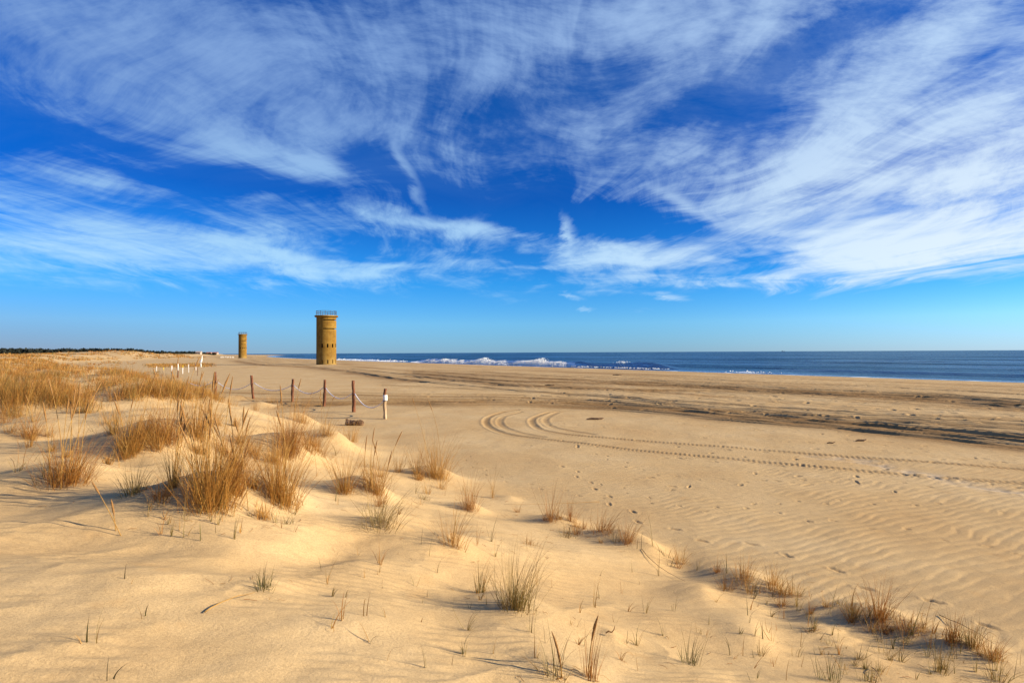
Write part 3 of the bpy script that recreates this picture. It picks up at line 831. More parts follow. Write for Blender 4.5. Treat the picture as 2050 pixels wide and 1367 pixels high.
TUFTS = [
    # px, py, height, width, blades, kind, label, stalks, stalk height, spread, curve, lean
    (135, 966, 105, 150, 230, 'rust', 'wide reddish tuft throwing long shadows over the bare sand', 9, 205, .75, .6, .12),
    (62, 872, 62, 70, 90, 'rust', 'low rusty red bush-like tuft with tangled curling stems', 2, 110, .9, 1.2, .0),
    (262, 905, 95, 90, 170, 'straw', 'upright straw tuft beside the broad thicket, few tall stems', 5, 175, .5, .5, .08),
    (335, 880, 85, 110, 200, 'rust', 'dark brown tangled thicket tuft crowded with bristling seed heads', 6, 165, .6, .9, .08),
    (398, 875, 90, 90, 150, 'straw', 'straw tuft whose dense upright seed heads fan like quills', 11, 130, .4, .4, .12),
    (425, 1008, 165, 165, 420, 'straw', 'largest thick tuft of all with many tall seed heads', 14, 250, .6, .6, .14),
    (470, 985, 120, 60, 120, 'rust', 'brown tuft pressed against the largest tuft, seed heads leaning seaward', 8, 170, .4, .5, .2),
    (562, 1005, 150, 110, 240, 'straw', 'tall slim fountain-shaped tuft standing beside the largest tuft', 2, 240, .6, .7, .12),
    (270, 988, 62, 80, 80, 'olive', 'small olive green sparse tuft in the shaded hollow', 0, 0, .6, .6, .05),
    (345, 975, 90, 50, 60, 'olive', 'sparse tuft of thin stems with yellow drooping heads', 5, 190, .4, .4, .0),
    (582, 902, 95, 85, 210, 'rust', 'dense brown tuft on the hummock behind the fountain-shaped tuft', 3, 165, .7, .7, .12),
    (600, 845, 50, 70, 130, 'straw', 'small straw tuft in front of the middle fence posts', 3, 62, .6, .6, .15),
    (655, 872, 45, 45, 80, 'straw', 'little straw tuft between the fence and the bright sand slope', 3, 100, .5, .6, .2),
    (703, 884, 55, 60, 120, 'gold', 'golden tuft growing just below the driftwood log', 0, 0, .6, .8, .1),
    (690, 985, 95, 65, 130, 'straw', 'bushy tuft on the pale mound, its blades bent double', 0, 0, .7, .8, .05),
    (748, 983, 85, 80, 140, 'straw', 'tuft on the pale mound with thin tall stalks rising above', 6, 165, .6, .8, .05),
    (798, 945, 52, 32, 45, 'straw', 'small narrow tuft alone on the shaded sand step', 0, 0, .5, .6, .1),
    (836, 948, 70, 34, 60, 'straw', 'slim upright tuft next to the shining golden tuft', 0, 0, .4, .6, .08),
    (876, 956, 88, 75, 190, 'gold', 'shining golden tuft at the seaward edge of the hummock', 2, 165, .55, .7, .18),
    (940, 1020, 75, 52, 85, 'rust', 'orange-stemmed narrow tuft alone on the slope to the beach', 0, 0, .55, .8, .08),
    (986, 996, 62, 16, 14, 'gold', 'thin spindly tuft of a few stems beside the orange one', 0, 0, .3, .4, .05),
    (765, 1053, 85, 120, 100, 'olive', 'wind-swept green tuft with long arching blades pointing seaward', 0, 0, .9, .8, .45),
    (528, 1036, 42, 55, 60, 'gold', 'short yellow stubble tuft at the foot of the fountain-shaped tuft', 0, 0, .35, .3, .05),
    (908, 1092, 80, 75, 55, 'straw', 'loose open tuft of thin pale blades on bare sand', 0, 0, .75, .5, .12),
    (1103, 1042, 72, 45, 60, 'rust', 'orange tuft standing first on the crest above the beach', 0, 0, .55, .5, .15),
    (1142, 1042, 48, 34, 40, 'rust', 'short stubby orange tuft second along the crest', 0, 0, .4, .4, .1),
    (1205, 1062, 46, 85, 90, 'rust', 'flattened matted brown tuft lying along the crest', 0, 0, 1.0, .7, .3),
    (1255, 1085, 58, 45, 45, 'rust', 'brown tuft where a fallen dark stem slants down the crest', 0, 0, .6, .7, .25),
    (1035, 1216, 105, 120, 120, 'olive', 'big olive green tuft alone on the bright rippled sand', 0, 0, .6, .45, .22),
    (962, 1186, 58, 34, 26, 'olive', 'small tuft of straight stems behind the big olive tuft', 0, 0, .35, .3, .08),
    (528, 1178, 46, 70, 28, 'green', 'small green sprouting tuft casting a fan of shadows', 0, 0, .6, .3, .12),
    (1488, 1163, 55, 70, 60, 'straw', 'dense rounded pale tuft at the top of the sandy crest', 0, 0, .65, .6, .08),
    (1548, 1180, 50, 60, 40, 'straw', 'loose pale tuft next to the dense rounded one', 0, 0, .7, .7, .15),
    (1590, 1192, 36, 55, 34, 'straw', 'thin straggling tuft trailing off down the crest', 0, 0, .8, .8, .2),
    (1760, 1240, 80, 75, 90, 'rust', 'tallest reddish brown tuft on the crest beside the footprints', 0, 0, .5, .7, .10),
    (1708, 1240, 50, 50, 40, 'olive', 'short dark tuft touching the tall reddish brown one', 0, 0, .5, .5, .08),
    (1815, 1258, 40, 90, 50, 'rust', 'low sprawling tuft bent over the crest of the sand', 0, 0, 1.0, .9, .2),
    (1630, 1257, 36, 16, 14, 'olive', 'small dark clump standing in the grey shaded hollow', 0, 0, .3, .4, .0),
    (1910, 1285, 55, 40, 40, 'rust', 'stiff brown tuft before the last turn of the crest', 0, 0, .4, .4, .05),
    (1942, 1292, 60, 45, 45, 'olive', 'upright dark tuft close to two paired footprints', 0, 0, .4, .4, .05),
    (1985, 1318, 50, 60, 40, 'rust', 'brown tuft at the very edge of the sandy crest', 0, 0, .7, .6, .15),
    (1382, 1328, 58, 60, 26, 'green', 'green tuft of few blades leaning apart on yellow sand', 0, 0, .6, .4, .15),
    (1108, 1355, 80, 90, 30, 'olive', 'tuft with looping curled blades and one bent seed head', 1, 115, .8, 1.2, .05),
    (1182, 1358, 95, 45, 22, 'rust', 'upright reddish tuft with one dark seed head above it', 1, 150, .25, .2, .08),
    (1660, 1362, 50, 75, 26, 'green', 'green stubble tuft at the bottom of the shaded slope', 0, 0, .35, .3, .02),
    (1880, 1345, 70, 60, 30, 'olive', 'open olive tuft among fallen stems below the crest', 0, 0, .5, .4, .05),
    (1740, 1362, 40, 80, 26, 'olive', 'low olive stubble tuft beside a slanting broken stem', 0, 0, .5, .5, .05),
    (1995, 1362, 60, 70, 30, 'olive', 'ragged olive tuft in the corner under the crest', 0, 0, .6, .6, .05),
    (512, 822, 32, 34, 60, 'straw', 'small pale tuft before the second fence post', 0, 0, .5, .5, .1),
    (545, 806, 26, 36, 50, 'gold', 'tiny golden tuft on a sand cap before the rope', 0, 0, .6, .6, .1),
    (465, 812, 30, 60, 70, 'straw', 'low wide tuft at the dune edge before the first fence post', 0, 0, .7, .7, .1),
    (640, 905, 30, 60, 30, 'straw', 'thin wispy tuft low on the bright sand slope', 0, 0, .8, .8, .2),
    (850, 1000, 26, 40, 22, 'olive', 'faint sprawling tuft in the dip between pale mound and hummock', 0, 0, .9, .8, .2),
    (1035, 1025, 22, 26, 20, 'rust', 'tiny curled tuft between orange tuft and sandy crest', 0, 0, .8, .9, .1),
    (1135, 1075, 34, 50, 26, 'olive', 'small olive tuft on the shaded flank under the crest', 0, 0, .7, .6, .1),
    (1060, 1090, 26, 60, 24, 'straw', 'scraggly low tuft trailing across pale sand', 0, 0, .9, .9, .2),
]
for (px, py, h, w, n, kind, lab, st, sp, spr, cv, ln) in TUFTS:
    tuft(px, py, h, w, n, kind, lab, st, sp, spr, cv, ln)

# two leaning flower stems with nothing round them
for (px, py, tipx, tipy, lab) in ((243, 1072, 180, 968, 'longer of two lone leaning seed stalks on bare sand'), (232, 1062, 224, 1000, 'shorter of two lone seed stalks on bare sand')):
    x, y = pix(px, py); z = float(hground(x, y)); sc = y / FPX
    e = empty('seed_stalk_plant', (x, y, z)); tag(e, lab, 'grass stalk', 'lone seed stalks by the tuft shadows')
    L = math.hypot(tipx - px, tipy - py) * sc * 1.05
    add_stalk(e, (x, y, z), (x, y, z - 0.01), L, PI - 0.1, math.atan2(px - tipx, py - tipy) * 0.9, 0.15, 0.15, 0.009)

# ragged small tufts that fill in between the larger ones
FILL = [
    ([(190, 850), (420, 800), (640, 850), (640, 930), (600, 1010), (300, 1000), (210, 930)], 30, 'ragged small tuft among the larger tufts inland of the fence', 'ragged tufts among the larger ones', (28, 75), 60),
    ([(0, 840), (190, 820), (250, 900), (60, 960), (0, 960)], 12, 'ragged small tuft on the bare sand behind the wide reddish tuft', 'ragged tufts behind the wide reddish one', (25, 60), 40),
    ([(640, 940), (900, 930), (900, 1010), (660, 1020)], 9, 'ragged small tuft around the pale mound', 'ragged tufts round the pale mound', (22, 55), 34),
    ([(1090, 1030), (1270, 1080), (1560, 1172), (1990, 1292), (2040, 1345), (1500, 1200), (1250, 1102), (1080, 1052)], 34, 'ragged brown tuft on the line of the sandy crest', 'ragged tufts on the sandy crest', (18, 46), 24),
    ([(1560, 1215), (1960, 1310), (2030, 1362), (1500, 1362)], 16, 'ragged olive tuft in the shaded hollow behind the sandy crest', 'ragged tufts behind the sandy crest', (20, 45), 14),
]


def inside(p, poly):
    x, y = p; r = False
    for k in range(len(poly)):
        (x1, y1), (x2, y2) = poly[k], poly[k - 1]
        if (y1 > y) != (y2 > y) and x < (x2 - x1) * (y - y1) / (y2 - y1) + x1: r = not r
    return r


for (poly, cnt, lab, grp, hr, nb) in FILL:
    xs = [p[0] for p in poly]; ys = [p[1] for p in poly]; k = 0
    while k < cnt:
        p = (random.uniform(min(xs), max(xs)), random.uniform(min(ys), max(ys)))
        if not inside(p, poly): continue
        k += 1
        h = random.uniform(*hr)
        tuft(p[0], p[1], h, h * random.uniform(.6, 1.2), int(nb * random.uniform(.6, 1.4)), random.choice(['olive'] if 'olive' in lab else ['straw', 'rust', 'rust', 'straw', 'gold']), lab, 0, 0,
             random.uniform(.45, .95), random.uniform(.4, 1.0), random.uniform(0, .25), .0046, 'grass_tuft', grp)

# green and brown shoots that stand singly
SPRIGS = [
    ((640, 1352), [], 0, None),
]
EXPL = [
    (215, 1362, 52, 9, 1, 'green', .15, 'dark green shoot rising steeply beside its slanting twin', .009),
    (228, 1358, 62, 8, 1, 'green', .85, 'dark green shoot slanting strongly over bare sand', .009),
    (174, 1285, 55, 8, 2, 'green', .10, 'upright green double shoot amid long curved stems', .009),
    (195, 1287, 120, 8, 2, 'olive', .35, 'pair of long arching brown stems over bare sand', .004),
    (164, 1288, 40, 10, 2, 'gold', -.95, 'yellow dry blade lying low beside the upright green shoot', .006),
    (291, 1232, 26, 6, 2, 'green', .02, 'short green forked shoot with two yellow blades beside it', .008),
    (284, 1240, 46, 8, 2, 'gold', -.55, 'two yellow slanting dry blades on open sand', .004),
    (250, 1158, 24, 5, 2, 'green', .15, 'small yellow-green shoot highest on the open slope', .007),
    (210, 1182, 42, 4, 1, 'olive', .45, 'single curved thin stem on the open slope', .004),
    (262, 1168, 22, 4, 1, 'olive', .3, 'short thin stem just beside the small yellow-green shoot', .004),
    (401, 1082, 24, 4, 2, 'green', .0, 'straight dark green shoot below the largest tuft', .007),
    (468, 1078, 44, 22, 7, 'green', .12, 'green sprig of several blades below the largest tuft', .006),
    (1348, 1222, 40, 16, 4, 'olive', .12, 'olive sprig low on the bright ridge face', .006),
    (1318, 1152, 46, 14, 5, 'olive', .05, 'straight olive sprig high on the bright ridge face', .006),
    (1265, 1145, 24, 8, 2, 'olive', .0, 'short stem at the start of the bright ridge face', .005),
    (1487, 1312, 62, 4, 1, 'olive', .12, 'single tall stem on the yellow sand of the ridge foot', .006),
    (1277, 1342, 60, 4, 1, 'olive', .05, 'single tall stem with a long thin shadow', .005),
    (856, 1195, 24, 6, 2, 'green', .10, 'short green shoot on its own before the big olive tuft', .006),
    (905, 1212, 56, 6, 1, 'olive', .1, 'thin curved stem in the shadow of the big olive tuft', .004),
    (975, 1210, 34, 14, 4, 'olive', .02, 'cluster of stiff stems in the shadow of the big olive tuft', .005),
    (760, 1145, 62, 10, 3, 'olive', .38, 'slanting green stems below the wind-swept green tuft', .005),
    (655, 1165, 70, 8, 2, 'olive', .42, 'long crossing stems in the rippled hollow', .004),
    (730, 1155, 40, 8, 2, 'straw', .0, 'two thin upright stems in the rippled hollow', .004),
    (850, 1335, 40, 18, 4, 'olive', -.2, 'sprig with one yellow stem on rippled sand', .005),
    (905, 1330, 70, 6, 1, 'olive', .38, 'single stem with a curled pale tip', .004),
    (692, 1195, 34, 6, 2, 'olive', .25, 'little forked stem below the rippled hollow', .005),
    (672, 1003, 44, 8, 2, 'green', .30, 'dark blade pair beside the pale mound', .008),
    (1395, 1265, 60, 8, 2, 'olive', .1, 'two stems where the ridge meets the grey hollow', .005),
    (1420, 1250, 40, 10, 3, 'olive', .15, 'leaning brown stems where the ridge meets the grey hollow', .005),
    (1550, 1192, 24, 8, 2, 'olive', .0, 'dark short stems under the loose pale tuft', .006),
    (1825, 1195, 34, 3, 1, 'olive', .0, 'single upright stem out on the rippled beach', .006),
    (1608, 1190, 62, 3, 1, 'rust', .4, 'long leaning stem crossing the edge of the beach', .005),
    (2042, 1330, 62, 3, 1, 'olive', .0, 'single thin upright stem at the end of the crest', .005),
]
for (px, py, h, w, n, kind, ln, lab, wd) in EXPL:
    x, y = pix(px, py)
    tuft(px, py, h * 1.08, w, n, kind, lab, 0, 0, .12, .35 if h > 40 else .1, ln, wd, 'grass_sprig', None, 'grass sprig')

# many more single shoots scattered over the sandy slopes
ZONES = [
    ([(560, 1100), (1000, 1080), (1300, 1120), (1350, 1330), (700, 1340)], 60, 'thin shoot on the rippled sand around the big olive tuft', 'shoots around the big olive tuft', (18, 60)),
    ([(1350, 1210), (1560, 1190), (1950, 1300), (2040, 1360), (1480, 1362)], 72, 'thin shoot in the shaded hollow behind the sandy crest', 'shoots behind the sandy crest', (14, 50)),
    ([(1130, 1040), (1300, 1090), (1560, 1175), (1980, 1290), (1960, 1318), (1500, 1190), (1250, 1105)], 60, 'thin stem growing along the line of the sandy crest', 'stems along the sandy crest', (18, 62)),
    ([(240, 1015), (620, 1010), (600, 1075), (330, 1075)], 44, 'thin stem around the foot of the largest tuft', 'stems around the foot of the largest tuft', (18, 60)),
    ([(0, 860), (250, 850), (260, 960), (0, 985)], 20, 'thin stem in the sand behind the wide reddish tuft', 'stems behind the wide reddish tuft', (25, 90)),
    ([(620, 880), (900, 960), (980, 1030), (700, 1040), (600, 960)], 26, 'thin stem on the slope between pale mound and golden tuft', 'stems between pale mound and golden tuft', (16, 50)),
]


for (poly, cnt, lab, grp, hr) in ZONES:
    xs = [p[0] for p in poly]; ys = [p[1] for p in poly]; k = 0
    while k < cnt:
        p = (random.uniform(min(xs), max(xs)), random.uniform(min(ys), max(ys)))
        if not inside(p, poly): continue
        k += 1
        tuft(p[0], p[1], random.uniform(*hr) * 1.15, random.choice([6, 14, 26]), random.choice([1, 2, 3, 5, 8]), random.choice(['olive', 'olive', 'green', 'straw', 'rust']), lab, 0, 0, random.uniform(.1, .9),
             random.choice([.1, .4, .9, 1.6]), random.uniform(-.1, .35), random.uniform(.0045, .008), 'grass_shoot', grp, 'grass shoot')

# fallen stems lying on the sand
for k, (ax, ay, bx, by, lab) in enumerate([
    (1285, 1100, 1372, 1165, 'long dark fallen stem slanting down from the crest'), (1880, 1232, 1990, 1290, 'dark fallen stem lying along the end of the crest'),
    (1745, 1338, 1765, 1366, 'short broken stem in the shaded hollow'), (1200, 1005, 1010, 1010, 'pale thin fallen stem before the crest'),
    (410, 1228, 510, 1188, 'pale fallen stem under the small green sprouting tuft')]):
    a, b = pix(ax, ay), pix(bx, by)
    n = 9; P = [(a[0] + (b[0] - a[0]) * i / n, a[1] + (b[1] - a[1]) * i / n) for i in range(n + 1)]
    Z = [float(hground(*p)) + 0.012 + 0.03 * math.sin(PI * i / n) for i, p in enumerate(P)]
    P3 = np.array([(p[0], p[1], z) for p, z in zip(P, Z)]); o0 = P3[0].copy()
    V, Fq = tube(P3 - o0, [0.0045 - 0.003 * i / n for i in range(n + 1)], 5)
    tag(mesh_obj('fallen_stem', V, Fq, M_DRIFT if k < 3 else M_STALK, None, True, loc=o0), lab, 'fallen stem')


def build_litter():
    r = np.random.default_rng(77); Vs, Fs, nv = [], [], 0
    spots = [(t_[0], t_[1], t_[3]) for t_ in TUFTS]
    P = []
    for (px, py, w) in spots:
        for k in range(7 if py < 900 else 9):
            q = march(px + r.normal(0, .8) * w, py + r.normal(0, .28) * w + 4, hground, 1.2, 60, 900)
            if q: P.append(q)
    for (x, y) in P:
        L = r.uniform(.02, .10); a = r.uniform(0, PI); n = 3
        pts = [(x + math.cos(a + .12 * i) * L * i / n, y + math.sin(a + .12 * i) * L * i / n) for i in range(n + 1)]
        zs = [float(hground(*p_)) + .004 + .012 * r.random() for p_ in pts]
        w = r.uniform(.001, .0022)
        v, f = tube([(p_[0], p_[1], z_) for p_, z_ in zip(pts, zs)], [w] * (n + 1), 3)
        Vs.append(v); Fs += [[q + nv for q in g] for g in f]; nv += len(v)
    o = mesh_obj('plant_litter', np.vstack(Vs), Fs, MG['rust'])
    tag(o, 'broken dry stems strewn over the sand around the tufts', 'litter', kind='stuff')


build_litter()

BELTS = [(50, 806, 80, 10, 60), (130, 808, 55, 10, 46), (165, 824, 14, 6, 9), (30, 792, 70, 10, 50), (110, 782, 80, 10, 50), (255, 797, 40, 9, 34), (300, 788, 45, 9, 34),
         (350, 792, 55, 10, 62), (402, 793, 38, 9, 44), (330, 772, 70, 10, 70), (250, 762, 90, 8, 60), (385, 777, 45, 8, 46), (60, 757, 100, 8, 70), (180, 747, 100, 8, 80),
         (60, 737, 110, 8, 90), (290, 750, 45, 6, 40), (200, 772, 45, 6, 14), (20, 832, 30, 8, 14), (430, 801, 22, 6, 14), (60, 722, 120, 5, 90), (200, 728, 90, 6, 70)]


def build_dune_grass():
    """the far field of grass on the dunes, far beyond counting"""
    r = np.random.default_rng(21)
    Vs, Fs, Ms, nv = [], [], [], 0

    def clumps(xy, per, hmin, hmax, rad, wmul, spread=.40):
        nonlocal nv
        m = len(xy)
        if m == 0: return
        idx = np.repeat(np.arange(m), per)
        n = len(idx)
        hh = r.uniform(hmin, hmax, m)[idx]
        g = r.normal(0, 0.45, (n, 2))
        R_ = (rad * r.uniform(.5, 1.3, m))[idx]
        P = xy[idx] + g * R_[:, None]
        dist = np.hypot(P[:, 0], P[:, 1])
        roots = np.c_[P, hground(P[:, 0], P[:, 1]) - 0.02]
        az = np.arctan2(g[:, 1], g[:, 0]) + r.normal(0, .8, n)
        h = hh * np.clip(r.normal(.9, .28, n), .3, 1.4)
        wd = np.maximum(0.006, dist * 0.00040) * wmul * r.uniform(.6, 1.2, n)
        V, Fq = blade_arrays(roots, az, h, np.abs(r.normal(0, spread, n)), r.gamma(1.5, .40, n), wd, 3, (0.10, 0.0))
        Vs.append(V); Fs.append(Fq + nv); nv += len(V)
        Ms.append(np.repeat(r.choice([0, 0, 1, 1, 2, 3], m)[idx], 3))
    # field inland of the fence: clumps crown the hummocks and leave sand between
    n = 30000
    px = r.uniform(-260, 470, n); dist = np.exp(r.uniform(math.log(13), math.log(210), n))
    d = (px - PW / 2) / FPX
    y = dist / np.hypot(1, d); x = y * d
    cc, s = coast(x, y)
    z = hground(x, y)
    dens = 0.9 * fbm(x / 5.0, y / 5.0, 3, 21) + 0.55 * fbm(x / 2.4, y / 2.4, 2, 143)
    keep = (z > 0.62) & (dens > 0.34 - 0.30 * sstep(24, 60, dist) + 0.45 * (1 - sstep(14, 21, dist))) & (s < 290)
    keep &= ~((px > 200) & (dist < 19))
    xy = np.stack([x, y], 1)[keep]; dk = dist[keep]
    xy = xy[np.argsort(dk)]; dk = np.sort(dk)
    thin = r.random(len(xy)) < np.interp(dk, [15, 30, 60, 120, 200], [.5, .26, .30, .5, .7])
    xy, dk = xy[thin], dk[thin]
    clumps(xy[dk < 28], 30, .25, .58, .30, 1.0, .55)
    clumps(xy[(dk >= 28) & (dk < 50)], 22, .28, .60, .36, 1.0, .5)
    clumps(xy[(dk >= 50) & (dk < 95)], 15, .30, .62, .5, 1.0)
    clumps(xy[dk >= 95], 9, .30, .60, .8, 1.2)
    # thick belts of grass along the hummock crests
    for (bx, by, rx, ry, cnt) in BELTS:
        cnt = int(cnt * 0.62)
        pts = []
        for k in range(cnt):
            p = march(bx + r.normal(0, .5) * rx, by + r.normal(0, .5) * ry, hground)
            if p: pts.append(p)
        pts = np.array(pts); dm = float(np.hypot(pts[:, 0], pts[:, 1]).mean())
        clumps(pts, 34 if dm < 40 else 20, .30, .64, .30 if dm < 40 else .5, 1.0, .5)
    # lone taller stems all through it
    q = xy[r.random(len(xy)) < 0.30]; q = q + r.normal(0, .5, q.shape)
    clumps(q, 2, .7, 1.1, .5, .9, .2)
    # far dunes: scattered dark and pale clumps
    n = 9000
    px = r.uniform(0, 440, n); dist = np.exp(r.uniform(math.log(190), math.log(900), n))
    d = (px - PW / 2) / FPX
    y = dist / np.hypot(1, d); x = y * d
    z = hground(x, y)
    dens = fbm(x / 16, y / 16, 3, 151)
    keep = (z > 0.7) & (dens > 0.0)
    clumps(np.stack([x, y], 1)[keep], 9, .4, .8, 1.3, 2.0)
    # low dark band of grass at the back of the flat
    m = 420
    px = r.uniform(296, 425, m); dist = r.uniform(150, 205, m); d = (px - PW / 2) / FPX
    y = dist / np.hypot(1, d); x = y * d
    clumps(np.stack([x, y], 1), 9, .25, .45, 1.4, 1.6)
    o = mesh_obj('dune_grass', np.vstack(Vs), np.vstack(Fs), MG['straw'], None, True)
    for k in ('rust', 'gold', 'olive'): o.data.materials.append(MG[k])
    o.data.polygons.foreach_set('material_index', np.concatenate(Ms).astype(np.int32))
    tag(o, 'straw coloured beach grass covering the dunes inland of the fence', 'grass', kind='stuff')


build_dune_grass()


# ------------------------------------------------------------------ dark wood along the horizon
def build_woods():
    r = np.random.default_rng(31); Vs = []; n = 0
    line = [(-260, 560, 9.5), (0, 620, 8.6), (90, 660, 8.2), (150, 700, 9.0), (230, 800, 9.3), (275, 860, 9.6), (300, 950, 7.6), (340, 1000, 6.9), (380, 1080, 7.0), (425, 1250, 5.2)]
    L = np.array(line, float)
    for k in range(1500):
        q = r.random()
        px = -260 + q * 690
        y = float(np.interp(px, L[:, 0], L[:, 1])); h = float(np.interp(px, L[:, 0], L[:, 2]))
        y += r.exponential(45); h = 1.35 * h * r.uniform(.66, 1.0) + (y - 600) * 0.0
        if px > 300: h *= r.uniform(.75, 1.05)
        x = y * (px - PW / 2) / FPX
        g = 0.0
        w = r.uniform(2.5, 5.0)
        m = 46
        u = r.normal(0, 1, (m, 3)); u /= np.linalg.norm(u, axis=1)[:, None]; u *= r.uniform(.5, 1, (m, 1))
        c = np.array([x, y, g + h * 0.52]) + u * np.array([w, w, h * 0.46])
        a = r.normal(0, 1, (m, 3)); a /= np.linalg.norm(a, axis=1)[:, None]
        b = np.cross(a, r.normal(0, 1, (m, 3))); b /= np.linalg.norm(b, axis=1)[:, None]
        s = r.uniform(.6, 1.3, (m, 1))
        Vs.append(np.stack([c + (-a - b) * s, c + (a - b * .7) * s, c + (a * .8 + b) * s, c + (-a * .6 + b * .9) * s], 1).reshape(-1, 3)); n += m
    Fq = np.arange(n * 4).reshape(-1, 4)
    tag(mesh_obj('woods', np.vstack(Vs), Fq, M_LEAF), 'dark evergreen wood along the skyline behind the dunes', 'woods', kind='stuff')


build_woods()


# ------------------------------------------------------------------ watch towers
def lathe(profile, seg=64):
    vs = [(r * math.cos(2 * PI * k / seg), r * math.sin(2 * PI * k / seg), z) for (r, z) in profile for k in range(seg)]
    n = len(profile)
    fs = [[i * seg + k, i * seg + (k + 1) % seg, (i + 1) * seg + (k + 1) % seg, (i + 1) * seg + k] for i in range(n - 1) for k in range(seg)]
    if profile[0][0] > 0.01: fs.append(list(range(seg))[::-1])
    fs.append([(n - 1) * seg + k for k in range(seg)])
    return vs, fs


def tower(label, px, py_ground, R, Hb, slits, rows, dist, cap, rail_h):
    d = ray(px, py_ground); k = dist / d[1]
    x, y = d[0] * k, dist
    z0 = CAMZ + d[2] * k
    z0 = min(z0, float(hground(x, y))) - 0.15
    Hb = Hb + 0.15
    root = empty('watch_tower', (x, y, z0)); tag(root, label, 'tower', 'concrete watch towers on the beach')
    u = np.array([x, y]) / math.hypot(x, y); tocam = -u; right = np.array([u[1], -u[0]])

    def P(phi, r, z):
        v = math.cos(phi) * tocam + math.sin(phi) * right
        return (v[0] * r, v[1] * r, z)
    holes = [(math.radians(a), math.radians(b), z1, z2, dep, nm, mat) for (a, b, z1, z2, dep, nm, mat) in
             [(a, b, z1, z2, 0.9, 'observation_slit', M_RECESS_SHADE) for (a, b, z1, z2) in slits] + rows]
    phis = set(np.radians(np.arange(-180, 180, 4.0)).round(5)); zs = set(np.arange(0, Hb, 0.61).round(4)) | {round(Hb, 4)}
    for h in holes:
        phis |= {round(h[0], 5), round(h[1], 5)}; zs |= {round(h[2], 4), round(h[3], 4)}
    phis = sorted(phis); zs = sorted(zs)
    vs = [P(p, R, z) for z in zs for p in phis]; n = len(phis); fs = []
    for i in range(len(zs) - 1):
        for j_ in range(n):
            pm = phis[j_] + (((phis[(j_ + 1) % n] - phis[j_]) % (2 * PI)) / 2); zm = (zs[i] + zs[i + 1]) / 2
            if any(h[0] < pm < h[1] and h[2] < zm < h[3] for h in holes): continue
            j2 = (j_ + 1) % n
            fs.append([i * n + j_, i * n + j2, (i + 1) * n + j2, (i + 1) * n + j_])
    wall = mesh_obj('wall', vs, fs, M_CONC, root, True)
    for h in holes:
        m = max(2, int((h[1] - h[0]) / math.radians(6)) + 1)
        pp = np.linspace(h[0], h[1], m)
        v, f = [], []
        for q in pp:
            v += [P(q, R, h[2]), P(q, R, h[3]), P(q, R - h[4], h[3]), P(q, R - h[4], h[2])]
        for k in range(m - 1):
            for a_, b_ in ((1, 2), (2, 3), (3, 0)):
                f.append([k * 4 + a_, k * 4 + b_, k * 4 + 4 + b_, k * 4 + 4 + a_])
        f += [[0, 1, 2, 3], [(m - 1) * 4 + q for q in (3, 2, 1, 0)]]
        mesh_obj(h[5], v, f, h[6], root)
    cv, cfc = lathe([(R - 0.05, Hb), (R + 0.10, Hb + 0.01), (R + cap - 0.06, Hb + 0.14), (R + cap, Hb + 0.20), (R + cap, Hb + 0.46), (R + cap - 0.06, Hb + 0.52), (0.02, Hb + 0.58)])
    mesh_obj('roof_slab', cv, cfc, M_CONC, root)
    # railing: two rings of pipe and the uprights
    zt = Hb + 0.50; rr = R + cap - 0.45
    rv, rf, nn = [], [], 0
    for zz in (zt + rail_h, zt + rail_h * 0.55):
        ring = [(rr * math.cos(a), rr * math.sin(a), zz) for a in np.linspace(0, 2 * PI, 49)]
        v, f = tube(ring, [0.055] * 49, 6); rv.append(v); rf += [[q + nn for q in g] for g in f]; nn += len(v)
    rl = mesh_obj('railing', np.vstack(rv), rf, M_STEEL, root)
    for k in range(12):
        a = 2 * PI * (k + .4) / 12
        v, f = tube([(rr * math.cos(a), rr * math.sin(a), zt), (rr * math.cos(a), rr * math.sin(a), zt + rail_h)], [0.06, 0.06], 6)
        mesh_obj('railing_post', v, f, M_STEEL, rl)
    return root


W_ = lambda a, w, z1, z2, dep, mat=None: (a - w / 2, a + w / 2, z1, z2, dep, 'window', mat or M_RECESS_SHADE)
# nearer tower: 0.1357 m to the pixel
tower('nearer and larger round concrete watch tower with two dark slits and a railing', 653.3, 729.5, 2.60, 12.75,
      [(-19, 125, 12.05, 12.30), (-19, 125, 9.68, 9.93)],
      [W_(a, 9, 4.75, 5.75, 0.7) for a in (-24, 7.5, 38, 69, 100)] + [W_(a, 9, 0.45, 1.42, 0.22, M_CONC) for a in (-24, 7.5, 38, 69)],
      154.6, 0.48, 1.22)
tower('smaller far round concrete watch tower with pale cap near the treeline', 485.6, 716.4, 2.60, 16.0,
      [(-19, 125, 14.9, 15.15), (-19, 125, 11.9, 12.15), (-19, 125, 9.6, 9.85)],
      [W_(a, 11, 6.7, 7.6, 0.7) for a in (-30, 5, 33, 70)],
      392.0, 0.5, 1.3)


